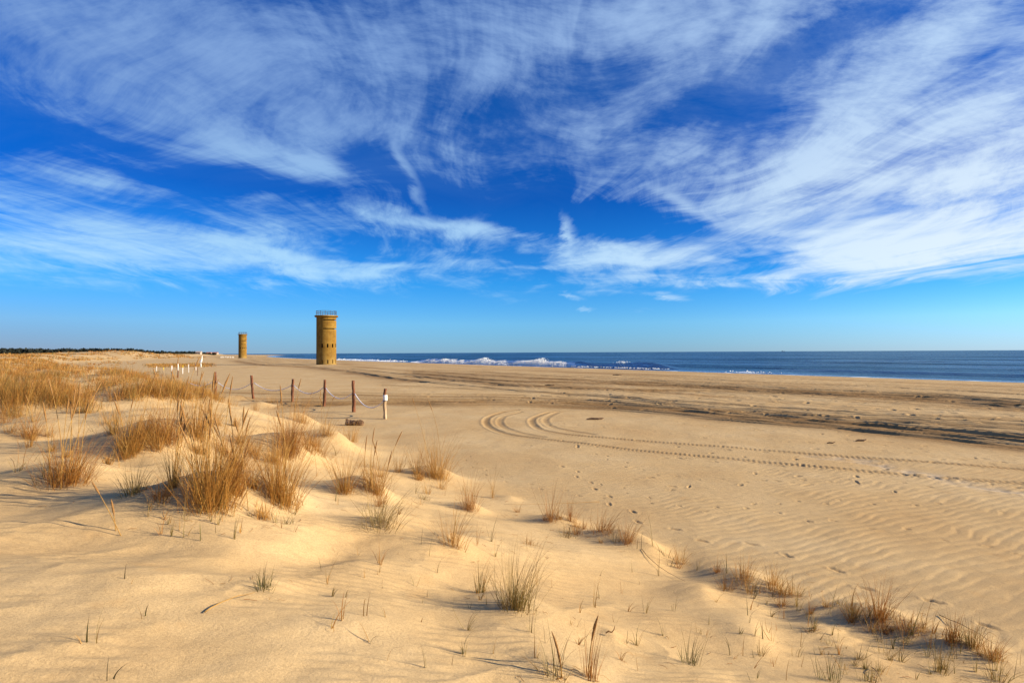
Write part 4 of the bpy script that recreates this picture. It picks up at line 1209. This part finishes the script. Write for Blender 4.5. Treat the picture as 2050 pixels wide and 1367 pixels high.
# ------------------------------------------------------------------ rope fence
def rough_post(h, r, seed, taper=0.86, bendx=0.02, sides=10, z0=-0.25, z1=None, n=14):
    z1 = h if z1 is None else z1
    vs, fs = [], []
    for i in range(n + 1):
        z = z0 + (z1 - z0) * i / n; q = max(0, z) / h
        cx = bendx * math.sin(q * 3.0 + seed) + 0.008 * math.sin(q * 17 + seed * 3); cy = bendx * 0.6 * math.cos(q * 2.6 + seed)
        for k in range(sides):
            a = 2 * PI * k / sides
            rr = r * (1 - (1 - taper) * q) * (1 + 0.11 * math.sin(a * 2 + seed + q * 5) + 0.07 * random.uniform(-1, 1))
            vs.append((cx + rr * math.cos(a), cy + rr * math.sin(a), z))
    fs = [[i * sides + k, i * sides + (k + 1) % sides, (i + 1) * sides + (k + 1) % sides, (i + 1) * sides + k] for i in range(n) for k in range(sides)]
    fs.append([n * sides + k for k in range(sides)]); fs.append(list(range(sides))[::-1])
    return vs, fs


def band(r, z0, z1, sides=14):
    vs, fs = lathe([(r * .96, z0), (r, z0 + 0.01), (r * 1.02, (z0 + z1) / 2), (r, z1 - 0.01), (r * .96, z1)], sides)
    return vs, fs


posts_px = [(431, 793, 744.5), (506.5, 799, 752), (586, 804, 759), (649.5, 812.5, 758.5), (707.5, 825, 762), (772, 838, 778)]
root = None; PP = []
for k, (px, pb, pt) in enumerate(posts_px):
    x, y = march(px, pb, flat0)
    zg = float(hground(x, y)); h = (pb - pt) * y / FPX
    if k == 0:
        root = empty('rope_fence', (x, y, zg)); tag(root, 'row of bark-covered wooden posts strung with white sagging rope', 'fence')
        base0 = np.array([x, y, zg])
    PP.append(np.array([x, y, zg - 0.0, h + (0 - min(zg, 0)) * 0]) )
    loc = np.array([x, y, zg]) - base0
    lean = [(0.0, 0), (-0.045, 0.02), (0.0, 0), (0.01, 0.03), (0.0, 0.0), (-0.02, 0)][k]
    if k < 5:
        v, f = rough_post(h, 0.086, k * 1.7 + 0.4)
        p = mesh_obj('post', v, f, M_BARK, root, True, loc=loc)
    else:
        v, f = rough_post(h, 0.084, 3.3, 0.8, 0.03, z0=-0.25, z1=h * 0.62)
        p = mesh_obj('post', v, f, M_PALEWOOD, root, True, loc=loc); p['label'] = 'peeled pale end post with white wrapping'
        v2, f2 = rough_post(h, 0.075, 3.3, 0.8, 0.03, z0=h * 0.615, z1=h)
        mesh_obj('post_top', v2, f2, M_BARK, p, True)
        v2, f2 = band(0.104, h * 0.60, h * 0.79)
        mesh_obj('white_wrap', v2, f2, M_WHITE, p, True)
        v2, f2 = tube([(0.10, -0.09, h * 0.60), (0.0, -0.135, h * 0.605), (-0.10, -0.09, h * 0.61)], [0.012] * 3, 6)
        mesh_obj('tie_knot', v2, f2, M_STEEL, p, True)
    p.rotation_euler = (lean[1], lean[0], 0)
ATT = [0.63, 0.69, 0.72, 0.70, 0.585, 0.60]
q = march(398, 786, flat0)
for k in range(-1, 5):
    if k < 0:
        a = np.array([PP[0][0] - 3.4, PP[0][1] + 2.6, float(hground(PP[0][0] - 3.4, PP[0][1] + 2.6)) + 0.75]); b = np.array([PP[0][0] - 0.07, PP[0][1], PP[0][2] + PP[0][3] * ATT[0]]); sag = 0.3
    else:
        a = np.array([PP[k][0] + 0.08, PP[k][1] - 0.04, PP[k][2] + PP[k][3] * ATT[k]])
        b = np.array([PP[k + 1][0] - 0.08, PP[k + 1][1] + 0.02, PP[k + 1][2] + PP[k + 1][3] * ATT[k + 1]]); sag = [0.52, 0.42, 0.42, 0.42, 0.50][k]
    n = 22; path = []
    for i in range(n + 1):
        u = i / n; p_ = a + (b - a) * u; p_[2] -= sag * 4 * u * (1 - u); path.append(p_ - base0)
    v, f = tube(path, [0.023] * (n + 1), 7)
    mesh_obj('rope', v, f, M_ROPE, root, True)


# ------------------------------------------------------------------ marker posts beyond the fence
def marker(px, pb, pt, wpx, mats, label, group, name='marker_post', z=None):
    x, y = pix(px, pb)
    zg = float(hground(x, y)); sc = y / FPX
    h = (pb - pt) * sc; r = wpx * sc * 0.32
    e = empty(name, (x, y, zg)); tag(e, label, 'marker post', group)
    zz = -0.2
    for (frac, m, nm) in mats:
        v, f = rough_post(h, r, px * 0.37, 0.95, 0.01, 8, zz, h * frac, 5)
        mesh_obj(nm, v, f, m, e, True); zz = h * frac - 0.0
    v, f = lathe([(r * .9, h), (r * .95, h + r * .4), (r * .3, h + r * .9)], 8)
    mesh_obj('post_cap', v, f, mats[-1][1], e, True)
    return e


G1 = 'marker posts standing beyond the rope fence'
marker(313.5, 745, 733.5, 1.6, [(1, M_WHITE, 'shaft')], 'thinnest short white post at the inland end of the row', G1)
marker(327.6, 745, 735.5, 2.0, [(.45, M_PALEWOOD, 'shaft'), (1, M_YELLOW, 'yellow_top')], 'short post almost all yellow between two white posts', G1)
marker(344, 750, 732.5, 2.8, [(1, M_WHITE, 'shaft')], 'white post beside the yellow one, seaward of it', G1)
marker(356.2, 757, 729, 3.2, [(.55, M_BARK, 'shaft'), (1, M_WHITE, 'white_top')], 'tallest post with white top half and dark brown foot', G1)
marker(365.8, 748, 731.5, 2.6, [(.70, M_WHITE, 'shaft'), (1, M_YELLOW, 'yellow_top')], 'white post with a yellow top', G1)
marker(377.6, 745.5, 729.5, 2.0, [(1, M_WHITE, 'shaft')], 'plain white post seaward of the yellow-topped one', G1)
marker(392, 740.5, 729, 2.2, [(1, M_WHITE, 'shaft')], 'plain white post at the seaward end of the row', G1)
marker(395.6, 752, 736, 1.6, [(1, M_BARK, 'shaft')], 'short thin dark stake beside the last white post', G1)


def crooked_marker():
    x, y = pix(402, 735); z = float(hground(x, y)); sc = y / FPX
    e = empty('crooked_marker', (x, y, z)); tag(e, 'tall crooked white marker, thick in the middle, beyond the white posts', 'marker')
    pts = [(402.2, 737), (402.3, 731), (401.6, 726.5), (401.9, 724), (403.4, 721), (404.2, 717), (404.8, 712.2)]
    rad = [0.9, 1.0, 1.1, 2.0, 1.5, 0.9, 0.45]
    low = [((p - 402) * sc, 0, (735 - q) * sc) for p, q in pts]
    v, f = tube(low, [r * sc * 1.15 for r in rad], 8); mesh_obj('pole', v, f, M_WHITE, e, True)
    cl = [((p - 402) * sc, -0.02, (735 - q) * sc) for p, q in ((400.6, 723.0), (401.2, 724.6), (402.0, 724.8), (402.9, 723.6), (403.6, 721.8))]
    v, f = tube(cl, [r * sc for r in (0.5, 1.5, 2.1, 1.7, 0.6)], 9); mesh_obj('wrapped_cloth', v, f, M_WHITE, e, True)


crooked_marker()
for k in range(9):
    px = 442 + k * 3.2 + random.uniform(-.6, .6); pb = 716.0 + random.uniform(-.5, .5)
    x, y = pix(px, pb); z = float(hground(x, y)); sc = y / FPX
    v, f = rough_post(2.6 * sc * random.uniform(.8, 1.2), 0.6 * sc, k, 0.95, 0, 8, -0.2, None, 3)
    tag(mesh_obj('distant_post', v, f, M_WHITE, None, True, loc=(x, y, z)), 'tiny white post in the far row before the smaller tower', 'post', 'far row of white posts')


# ------------------------------------------------------------------ driftwood, litter, ship, houses
def driftwood_log():
    x, y = pix(710, 851); z = float(hground(x, y))
    e = empty('driftwood_log', (x, y, z)); tag(e, 'short weathered brown log lying on the sand before the fence', 'log')
    sides, n = 14, 16; vs = []
    for i in range(n + 1):
        u = i / n - .5
        for k in range(sides):
            a = 2 * PI * k / sides
            rr = 0.125 * (1 + 0.10 * math.sin(3 * a + 5 * u) + 0.09 * random.uniform(-1, 1)) * (1 - 0.25 * max(0, abs(u) - .42) / .08)
            vs.append((u * 0.74, rr * math.cos(a) * 1.05, 0.095 + rr * math.sin(a)))
    fs = [[i * sides + k, i * sides + (k + 1) % sides, (i + 1) * sides + (k + 1) % sides, (i + 1) * sides + k] for i in range(n) for k in range(sides)]
    fs += [[n * sides + k for k in range(sides)], list(range(sides))[::-1]]
    b = mesh_obj('trunk', vs, fs, M_LOG, e, False)
    v, f = tube([(-0.33, 0.02, 0.17), (-0.36, 0.03, 0.24), (-0.34, 0.05, 0.27)], [0.06, 0.05, 0.02], 7)
    mesh_obj('branch_stub', v, f, M_LOG, e, False)
    for u in (-0.14,):
        v, f = tube([(u, -0.128, 0.07), (u + .09, -0.135, 0.10), (u + .19, -0.12, 0.15), (u + .27, -0.06, 0.21)], [0.005, .010, .008, .004], 6)
        mesh_obj('peeled_strip', v, f, M_PALEWOOD, b, True)
    e.rotation_euler = (0, 0, -0.12)


driftwood_log()


def drift_bit(px, py, L, label, mat=M_DRIFT, curl=0.5):
    x, y = pix(px, py); z = float(hground(x, y))
    e = mesh_obj('driftwood_scrap', *(lambda vf: vf)(tube([(-L / 2, 0, 0.02), (-L * .2, L * .05 * curl, 0.035), (L * .15, -L * .03, 0.03), (L * .4, L * .1 * curl, 0.05), (L * .5, L * .1, 0.09 * curl + 0.02)],
                     [L * .05, L * .09, L * .08, L * .05, L * .02], 7)), mat, None, False, loc=(x, y, z))
    e.rotation_euler = (0, 0, random.uniform(-.4, .4))
    tag(e, label, 'driftwood', 'scraps of driftwood on the beach')


drift_bit(1725, 883, 0.42, 'dark upturned driftwood scrap below the doubled ruts')
drift_bit(1664, 888, 0.25, 'small dark scrap beside the larger upturned one')
drift_bit(1192, 840, 0.8, 'low brown driftwood scrap above the turning wheel track')
drift_bit(1236, 751, 1.2, 'dark driftwood lump on the beach under the dark wave')
drift_bit(1100, 772, 0.9, 'small dark lump on the sand under the white foam')
drift_bit(1222, 1272, 0.075, 'curled brown dead leaf lying in a little sand pit', M_HEAD, 0.7)


def ship():
    px, py, dist = 1568, 704.2, 9000.0
    x = dist * (px - PW / 2) / FPX
    e = empty('cargo_ship', (x, dist, SEA_Z)); tag(e, 'tiny grey cargo ship far out on the horizon', 'ship')
    e.scale = (0.6, 0.6, 0.6)
    prof = [(-42, 0), (-44, 9), (38, 9), (48, 11), (42, 0)]
    vs = [(x_, s * (7 if abs(x_) < 40 else 3), z_) for s in (-1, 1) for x_, z_ in prof]
    fs = [[0, 1, 2, 3, 4][::-1], [5, 6, 7, 8, 9]] + [[k, (k + 1) % 5, 5 + (k + 1) % 5, 5 + k] for k in range(5)]
    mesh_obj('hull', vs, fs, M_HULL, e)

    def box(nm, x0, x1, w, z0, z1, m):
        v = [(a, b, c) for a in (x0, x1) for b in (-w, w) for c in (z0, z1)]
        f = [[0, 1, 3, 2], [4, 6, 7, 5], [0, 4, 5, 1], [2, 3, 7, 6], [0, 2, 6, 4], [1, 5, 7, 3]]
        mesh_obj(nm, v, f, m, e)
    box('bridge', -36, -24, 6, 9.02, 24, M_HULL); box('funnel', -40, -37, 2, 9.02, 20, M_HULL); box('mast', 30, 31, .8, 9.02, 24, M_HULL)


ship()


def house(px, dist, w, h, label, roofm, wallm):
    x = dist * (px - PW / 2) / FPX; z = float(hground(x, dist)) - 0.3
    e = empty('beach_house', (x, dist, z)); tag(e, label, 'house', 'far houses at the end of the wood')
    d = w * .7
    v = [(a, b, c) for a in (-w / 2, w / 2) for b in (-d / 2, d / 2) for c in (0, h)]
    f = [[0, 1, 3, 2], [4, 6, 7, 5], [0, 4, 5, 1], [2, 3, 7, 6], [0, 2, 6, 4], [1, 5, 7, 3]]
    mesh_obj('wall', v, f, wallm, e)
    o_ = .5
    v = [(-w / 2 - o_, -d / 2 - o_, h + .01), (w / 2 + o_, -d / 2 - o_, h + .01), (w / 2 + o_, d / 2 + o_, h + .01), (-w / 2 - o_, d / 2 + o_, h + .01), (-w / 2 - o_, 0, h + h * .55), (w / 2 + o_, 0, h + h * .55)]
    mesh_obj('roof', v, [[0, 1, 5, 4], [2, 3, 4, 5], [1, 2, 5], [3, 0, 4], [3, 2, 1, 0]], roofm, e)
    for k in (-.25, .25):
        v = [(k * w - .6, -d / 2 - .03, h * .35), (k * w + .6, -d / 2 - .03, h * .35), (k * w + .6, -d / 2 - .03, h * .75), (k * w - .6, -d / 2 - .03, h * .75)]
        v += [(a, b - .05, c) for a, b, c in v]
        mesh_obj('window', v, [[4, 5, 6, 7], [0, 1, 5, 4], [1, 2, 6, 5], [2, 3, 7, 6], [3, 0, 4, 7]], M_GLASS, e)


house(398, 1080, 9, 4, 'pale far house between dark bushes on the skyline', M_HWALL, M_HWALL)
house(418, 1250, 10, 3.6, 'far house with a dull red roof at the end of the wood', M_ROOF, M_HWALL)
house(431, 1420, 12, 3.6, 'farthest house with a red roof on the last dune', M_ROOF, M_HWALL)


# ------------------------------------------------------------------ sky and light
def build_world():
    w = bpy.data.worlds.new('World'); bpy.context.scene.world = w; w.use_nodes = True
    t = w.node_tree; t.nodes.clear()
    D = coords(t, 'Generated')
    x, y, z = sep(t, D)
    sky = t.nodes.new('ShaderNodeTexSky'); sky.sky_type = 'NISHITA'; sky.sun_disc = False
    sky.sun_elevation = SUN_EL; sky.sun_rotation = SUN_AZ; sky.altitude = 0; sky.air_density = 1.0; sky.dust_density = 0.0; sky.ozone_density = 4.0
    base = Nd(t, sky.outputs[0])
    zc = z.max(0.0)
    # clear-sky colour by height over the Nishita sky, deepening to the polarised blue of the photograph
    grade = ramp(t, zc, [(0.0, SKY[0]), (0.05, SKY[1]), (0.12, SKY[2]), (0.26, SKY[3]), (0.42, SKY[4]), (0.60, SKY[5])])
    clear = mixc(t, 1.0, base, grade, 'MULTIPLY')
    head = x / y.max(0.08)
    low_air = zc.smooth(0.0, 0.16, 1.0, 0.0)
    clear = mixc(t, head.smooth(-1.0, 0.0, 1.0, 0.0) * low_air, clear, mixc(t, 1.0, clear, (0.80, 0.58, 0.60), 'MULTIPLY'))
    clear = mixc(t, head.smooth(0.0, 0.95) * low_air, clear, mixc(t, 1.0, clear, (1.62, 1.27, 1.13), 'MULTIPLY'))
    # cirrus on a high sheet
    zz = zc + 0.075
    u = x / zz; v = y / zz
    W1 = noise(t, comb(t, u * 0.55 + 2.0, v * 0.35), 1.0, 2, 0.55, color=True, dims='2D')
    wr, wg, wb = sep(t, W1)
    us = u + (wr - 0.5) * 1.5; vs = v + (wg - 0.5) * 1.5
    n1 = noise(t, comb(t, us * 1.5, vs * 0.42), 1.0, 5, 0.60, dims='2D')
    n2 = noise(t, comb(t, us * 4.2 + vs * 0.5 + 7.0, vs * 1.15), 1.0, 4, 0.64, dims='2D')
    n3 = noise(t, comb(t, us * 2.0 + 4.0, vs * 1.6), 1.0, 5, 0.64, dims='2D')
    # broad placing of the cloud fields by heading and height
    ys = y.max(0.08)
    b1, b2, b3 = sep(t, noise(t, comb(t, u * 0.9 + 5.0, v * 0.9), 1.0, 3, 0.6, color=True, dims='2D'))
    Q = comb(t, x / ys + (b1 - 0.5) * 0.16, zc / ys + (b2 - 0.5) * 0.10)

    def spot(vec, cx, cz, rx, rz, rot, amp):
        mp = t.nodes.new('ShaderNodeMapping'); mp.vector_type = 'TEXTURE'
        mp.inputs['Location'].default_value = (cx, cz, 0); mp.inputs['Rotation'].default_value = (0, 0, rot); mp.inputs['Scale'].default_value = (rx, rz, 1)
        t.links.new(vec.s, mp.inputs['Vector'])
        ln = t.nodes.new('ShaderNodeVectorMath'); ln.operation = 'LENGTH'; t.links.new(mp.outputs[0], ln.inputs[0])
        return Nd(t, ln.outputs['Value']).smooth(0.0, 1.75, amp, 0.0)
    cov = None
    for (px, py, rx, ry, rot, amp) in BLOBS:
        d = ray(px, py)
        g = spot(Q, d[0] / d[1], d[2] / d[1], rx / FPX, ry / FPX, math.radians(-rot), amp)
        cov = g if cov is None else cov + g
    n4 = noise(t, comb(t, us * 11.0 + (wb - 0.5) * 9.0 + 11.0, vs * 2.4 + (wr - 0.5) * 4.0), 1.0, 3, 0.62, dims='2D')
    fade = zc.smooth(0.08, 0.30, 0.55, 1.0)
    hd = x / ys; el = zc / ys
    n5 = noise(t, comb(t, hd * 2.6 + el * 2.4 + (wg - 0.5) * 3.0, el * 7.5 - hd * 1.2 + (wr - 0.5) * 3.0), 1.0, 8, 0.70, dims='2D')
    n6 = noise(t, comb(t, us * 3.0 + (b1 - 0.5) * 3.0, vs * 1.0 + (b2 - 0.5) * 3.0 + 20.0), 1.0, 6, 0.62, dims='2D')
    fil = (n6 - 0.5).abs().smooth(0.0, 0.12, 1.0, 0.0) * 0.10 + (n2 - 0.5).abs().smooth(0.0, 0.10, 1.0, 0.0) * 0.08
    dens = cov + 0.05 + (n1 - 0.5) * 0.85 + ((n2 - 0.5) * 0.80 + (n4 - 0.5) * 0.45) * fade + (n3 - 0.5) * 0.60 + (n5 - 0.5) * 1.75 + fil * fade - 0.05
    edge = zc + (n2 - 0.5) * 0.05 + (n1 - 0.5) * 0.05
    low = edge.smooth(0.088, 0.128)
    cl = dens.smooth(-0.22, 1.12) * low
    # contrail wisps and streaks: (from, to, half width, strength)
    Q2 = comb(t, x / ys + (n3 - 0.5) * 0.050, zc / ys + (n2 - 0.5) * 0.022)
    trail_sum = None
    for (ax, ay, bx, by, wd, st) in STREAKS:
        A, B = ray(ax, ay), ray(bx, by)
        a0, a1, e0, e1 = A[0] / A[1], A[2] / A[1], B[0] / B[1], B[2] / B[1]
        g = spot(Q2, (a0 + e0) / 2, (a1 + e1) / 2, math.hypot(e0 - a0, e1 - a1) * 0.42, wd * 1.25 / FPX, math.atan2(e1 - a1, e0 - a0), st)
        trail_sum = g if trail_sum is None else trail_sum + g
    cl = cl + trail_sum * n3.smooth(0.30, 0.60) * (1.0 - cl)
    cl = cl + zc.smooth(0.20, 0.50) * n5.smooth(0.25, 0.75) * 0.26 * (1.0 - cl)
    cl = cl.min(1.0).max(0.0)
    warm = (x / ys).smooth(-0.3, 0.9)
    ccol = mixc(t, zc.smooth(0.10, 0.42), mixc(t, warm, CLOUD[0], CLOUD[1]), mixc(t, warm, CLOUD[2], CLOUD[3]))
    final = mixc(t, cl * CLOUD_MAX, clear, ccol)
    # below the horizon: dull sand light
    final = mixc(t, z.smooth(-0.03, -0.005, 1.0, 0.0), final, (1.6, 1.5, 1.3))
    bg = t.nodes.new('ShaderNodeBackground'); bg.inputs[1].default_value = SKY_STRENGTH
    t.links.new(final.s, bg.inputs[0])
    out = t.nodes.new('ShaderNodeOutputWorld'); t.links.new(bg.outputs[0], out.inputs[0])


SKY_STRENGTH = 0.0764
SKY = [(0.268, 0.517, 1.034), (0.297, 0.651, 1.11), (0.102, 0.565, 1.072), (0.015, 0.285, 0.78), (0.045, 0.37, 0.86), (0.15, 0.48, 1.02)]
CLOUD = [(2.7, 4.6, 6.4), (5.1, 5.9, 6.5), (1.55, 2.6, 4.7), (3.3, 4.5, 6.1)]
CLOUD_MAX = 0.96
BLOBS = [
    (1930, 330, 300, 240, -20, 0.66), (1800, 510, 380, 60, -4, 0.55), (1760, 170, 380, 55, -37, 0.45), (2010, 60, 200, 160, 0, 0.2),
    (1560, 110, 300, 34, -28, -0.45), (1320, 60, 260, 70, -10, 0.42), (1280, 320, 330, 110, 14, 0.30), (1010, 90, 260, 110, 0, 0.30),
    (430, 190, 420, 120, 26, 0.36), (700, 150, 200, 130, 30, 0.35), (560, 320, 110, 26, 12, 0.35), (250, 255, 200, 20, 20, 0.25),
    (380, 320, 330, 26, 17, -0.50), (180, 345, 180, 18, 14, 0.40), (560, 375, 300, 24, 8, -0.55), (720, 330, 70, 40, 20, -0.55), (920, 375, 220, 42, 12, -0.75),
    (1030, 210, 120, 40, -25, -0.35), (1210, 150, 90, 40, -40, -0.45), (1250, 450, 190, 32, 6, -0.60), (60, 215, 130, 45, 10, -0.05),
    (180, 490, 460, 55, 3, 0.74), (640, 530, 230, 26, 7, 0.50), (880, 445, 270, 26, 12, 0.62), (1200, 525, 190, 24, -5, 0.72), (940, 535, 90, 16, 0, 0.35),
    (1010, 500, 50, 18, 8, -0.35), (1560, 575, 240, 20, 3, 0.45), (1610, 330, 120, 30, -35, 0.35), (1540, 520, 130, 14, -5, -0.45), (1850, 425, 150, 12, -3, -0.30),
    (1420, 215, 160, 50, -15, -0.25), (760, 500, 130, 14, 6, -0.35),
]
STREAKS = [
    (776, 258, 852, 420, 8, 0.75), (1128, 428, 1142, 490, 9, 0.75), (1148, 470, 1114, 532, 12, 0.9), (990, 262, 1270, 355, 12, 0.40), (1270, 352, 1470, 462, 9, 0.55),
    (1530, 362, 1680, 285, 8, 0.75), (1670, 422, 1860, 336, 8, 0.55), (380, 405, 600, 510, 4, 0.30), (290, 10, 540, 195, 18, 0.32), (100, 100, 380, 270, 14, 0.28),
    (1122, 586, 1168, 601, 4, 0.55), (1300, 588, 1380, 599, 5, 0.65), (1155, 621, 1190, 622, 3, 0.45), (1255, 619, 1300, 621, 3, 0.35), (1680, 215, 1900, 70, 16, 0.35),
]

build_world()

sun = bpy.data.lights.new('Sun', 'SUN'); sun.energy = 5.0; sun.angle = math.radians(0.53); sun.color = (1.0, 0.84, 0.60)
so = bpy.data.objects.new('sun', sun); C.objects.link(so)
from mathutils import Vector
so.rotation_euler = Vector(SUN_DIR).to_track_quat('Z', 'Y').to_euler()
so.location = (60, -20, 60)

cam = bpy.data.cameras.new('Camera'); cam.sensor_width = 36.0; cam.lens = 36.0 * FPX / PW; cam.clip_start = 0.05; cam.clip_end = 200000
co = bpy.data.objects.new('camera', cam); C.objects.link(co)
Mx = Matrix(((CR[0], CU[0], -_F[0], 0), (CR[1], CU[1], -_F[1], 0), (CR[2], CU[2], -_F[2], CAMZ), (0, 0, 0, 1)))
co.matrix_world = Mx
bpy.context.scene.camera = co

sc = bpy.context.scene
sc.view_settings.view_transform = 'Standard'; sc.view_settings.look = 'None'; sc.view_settings.gamma = 1.0
sc.view_settings.exposure = 1.05
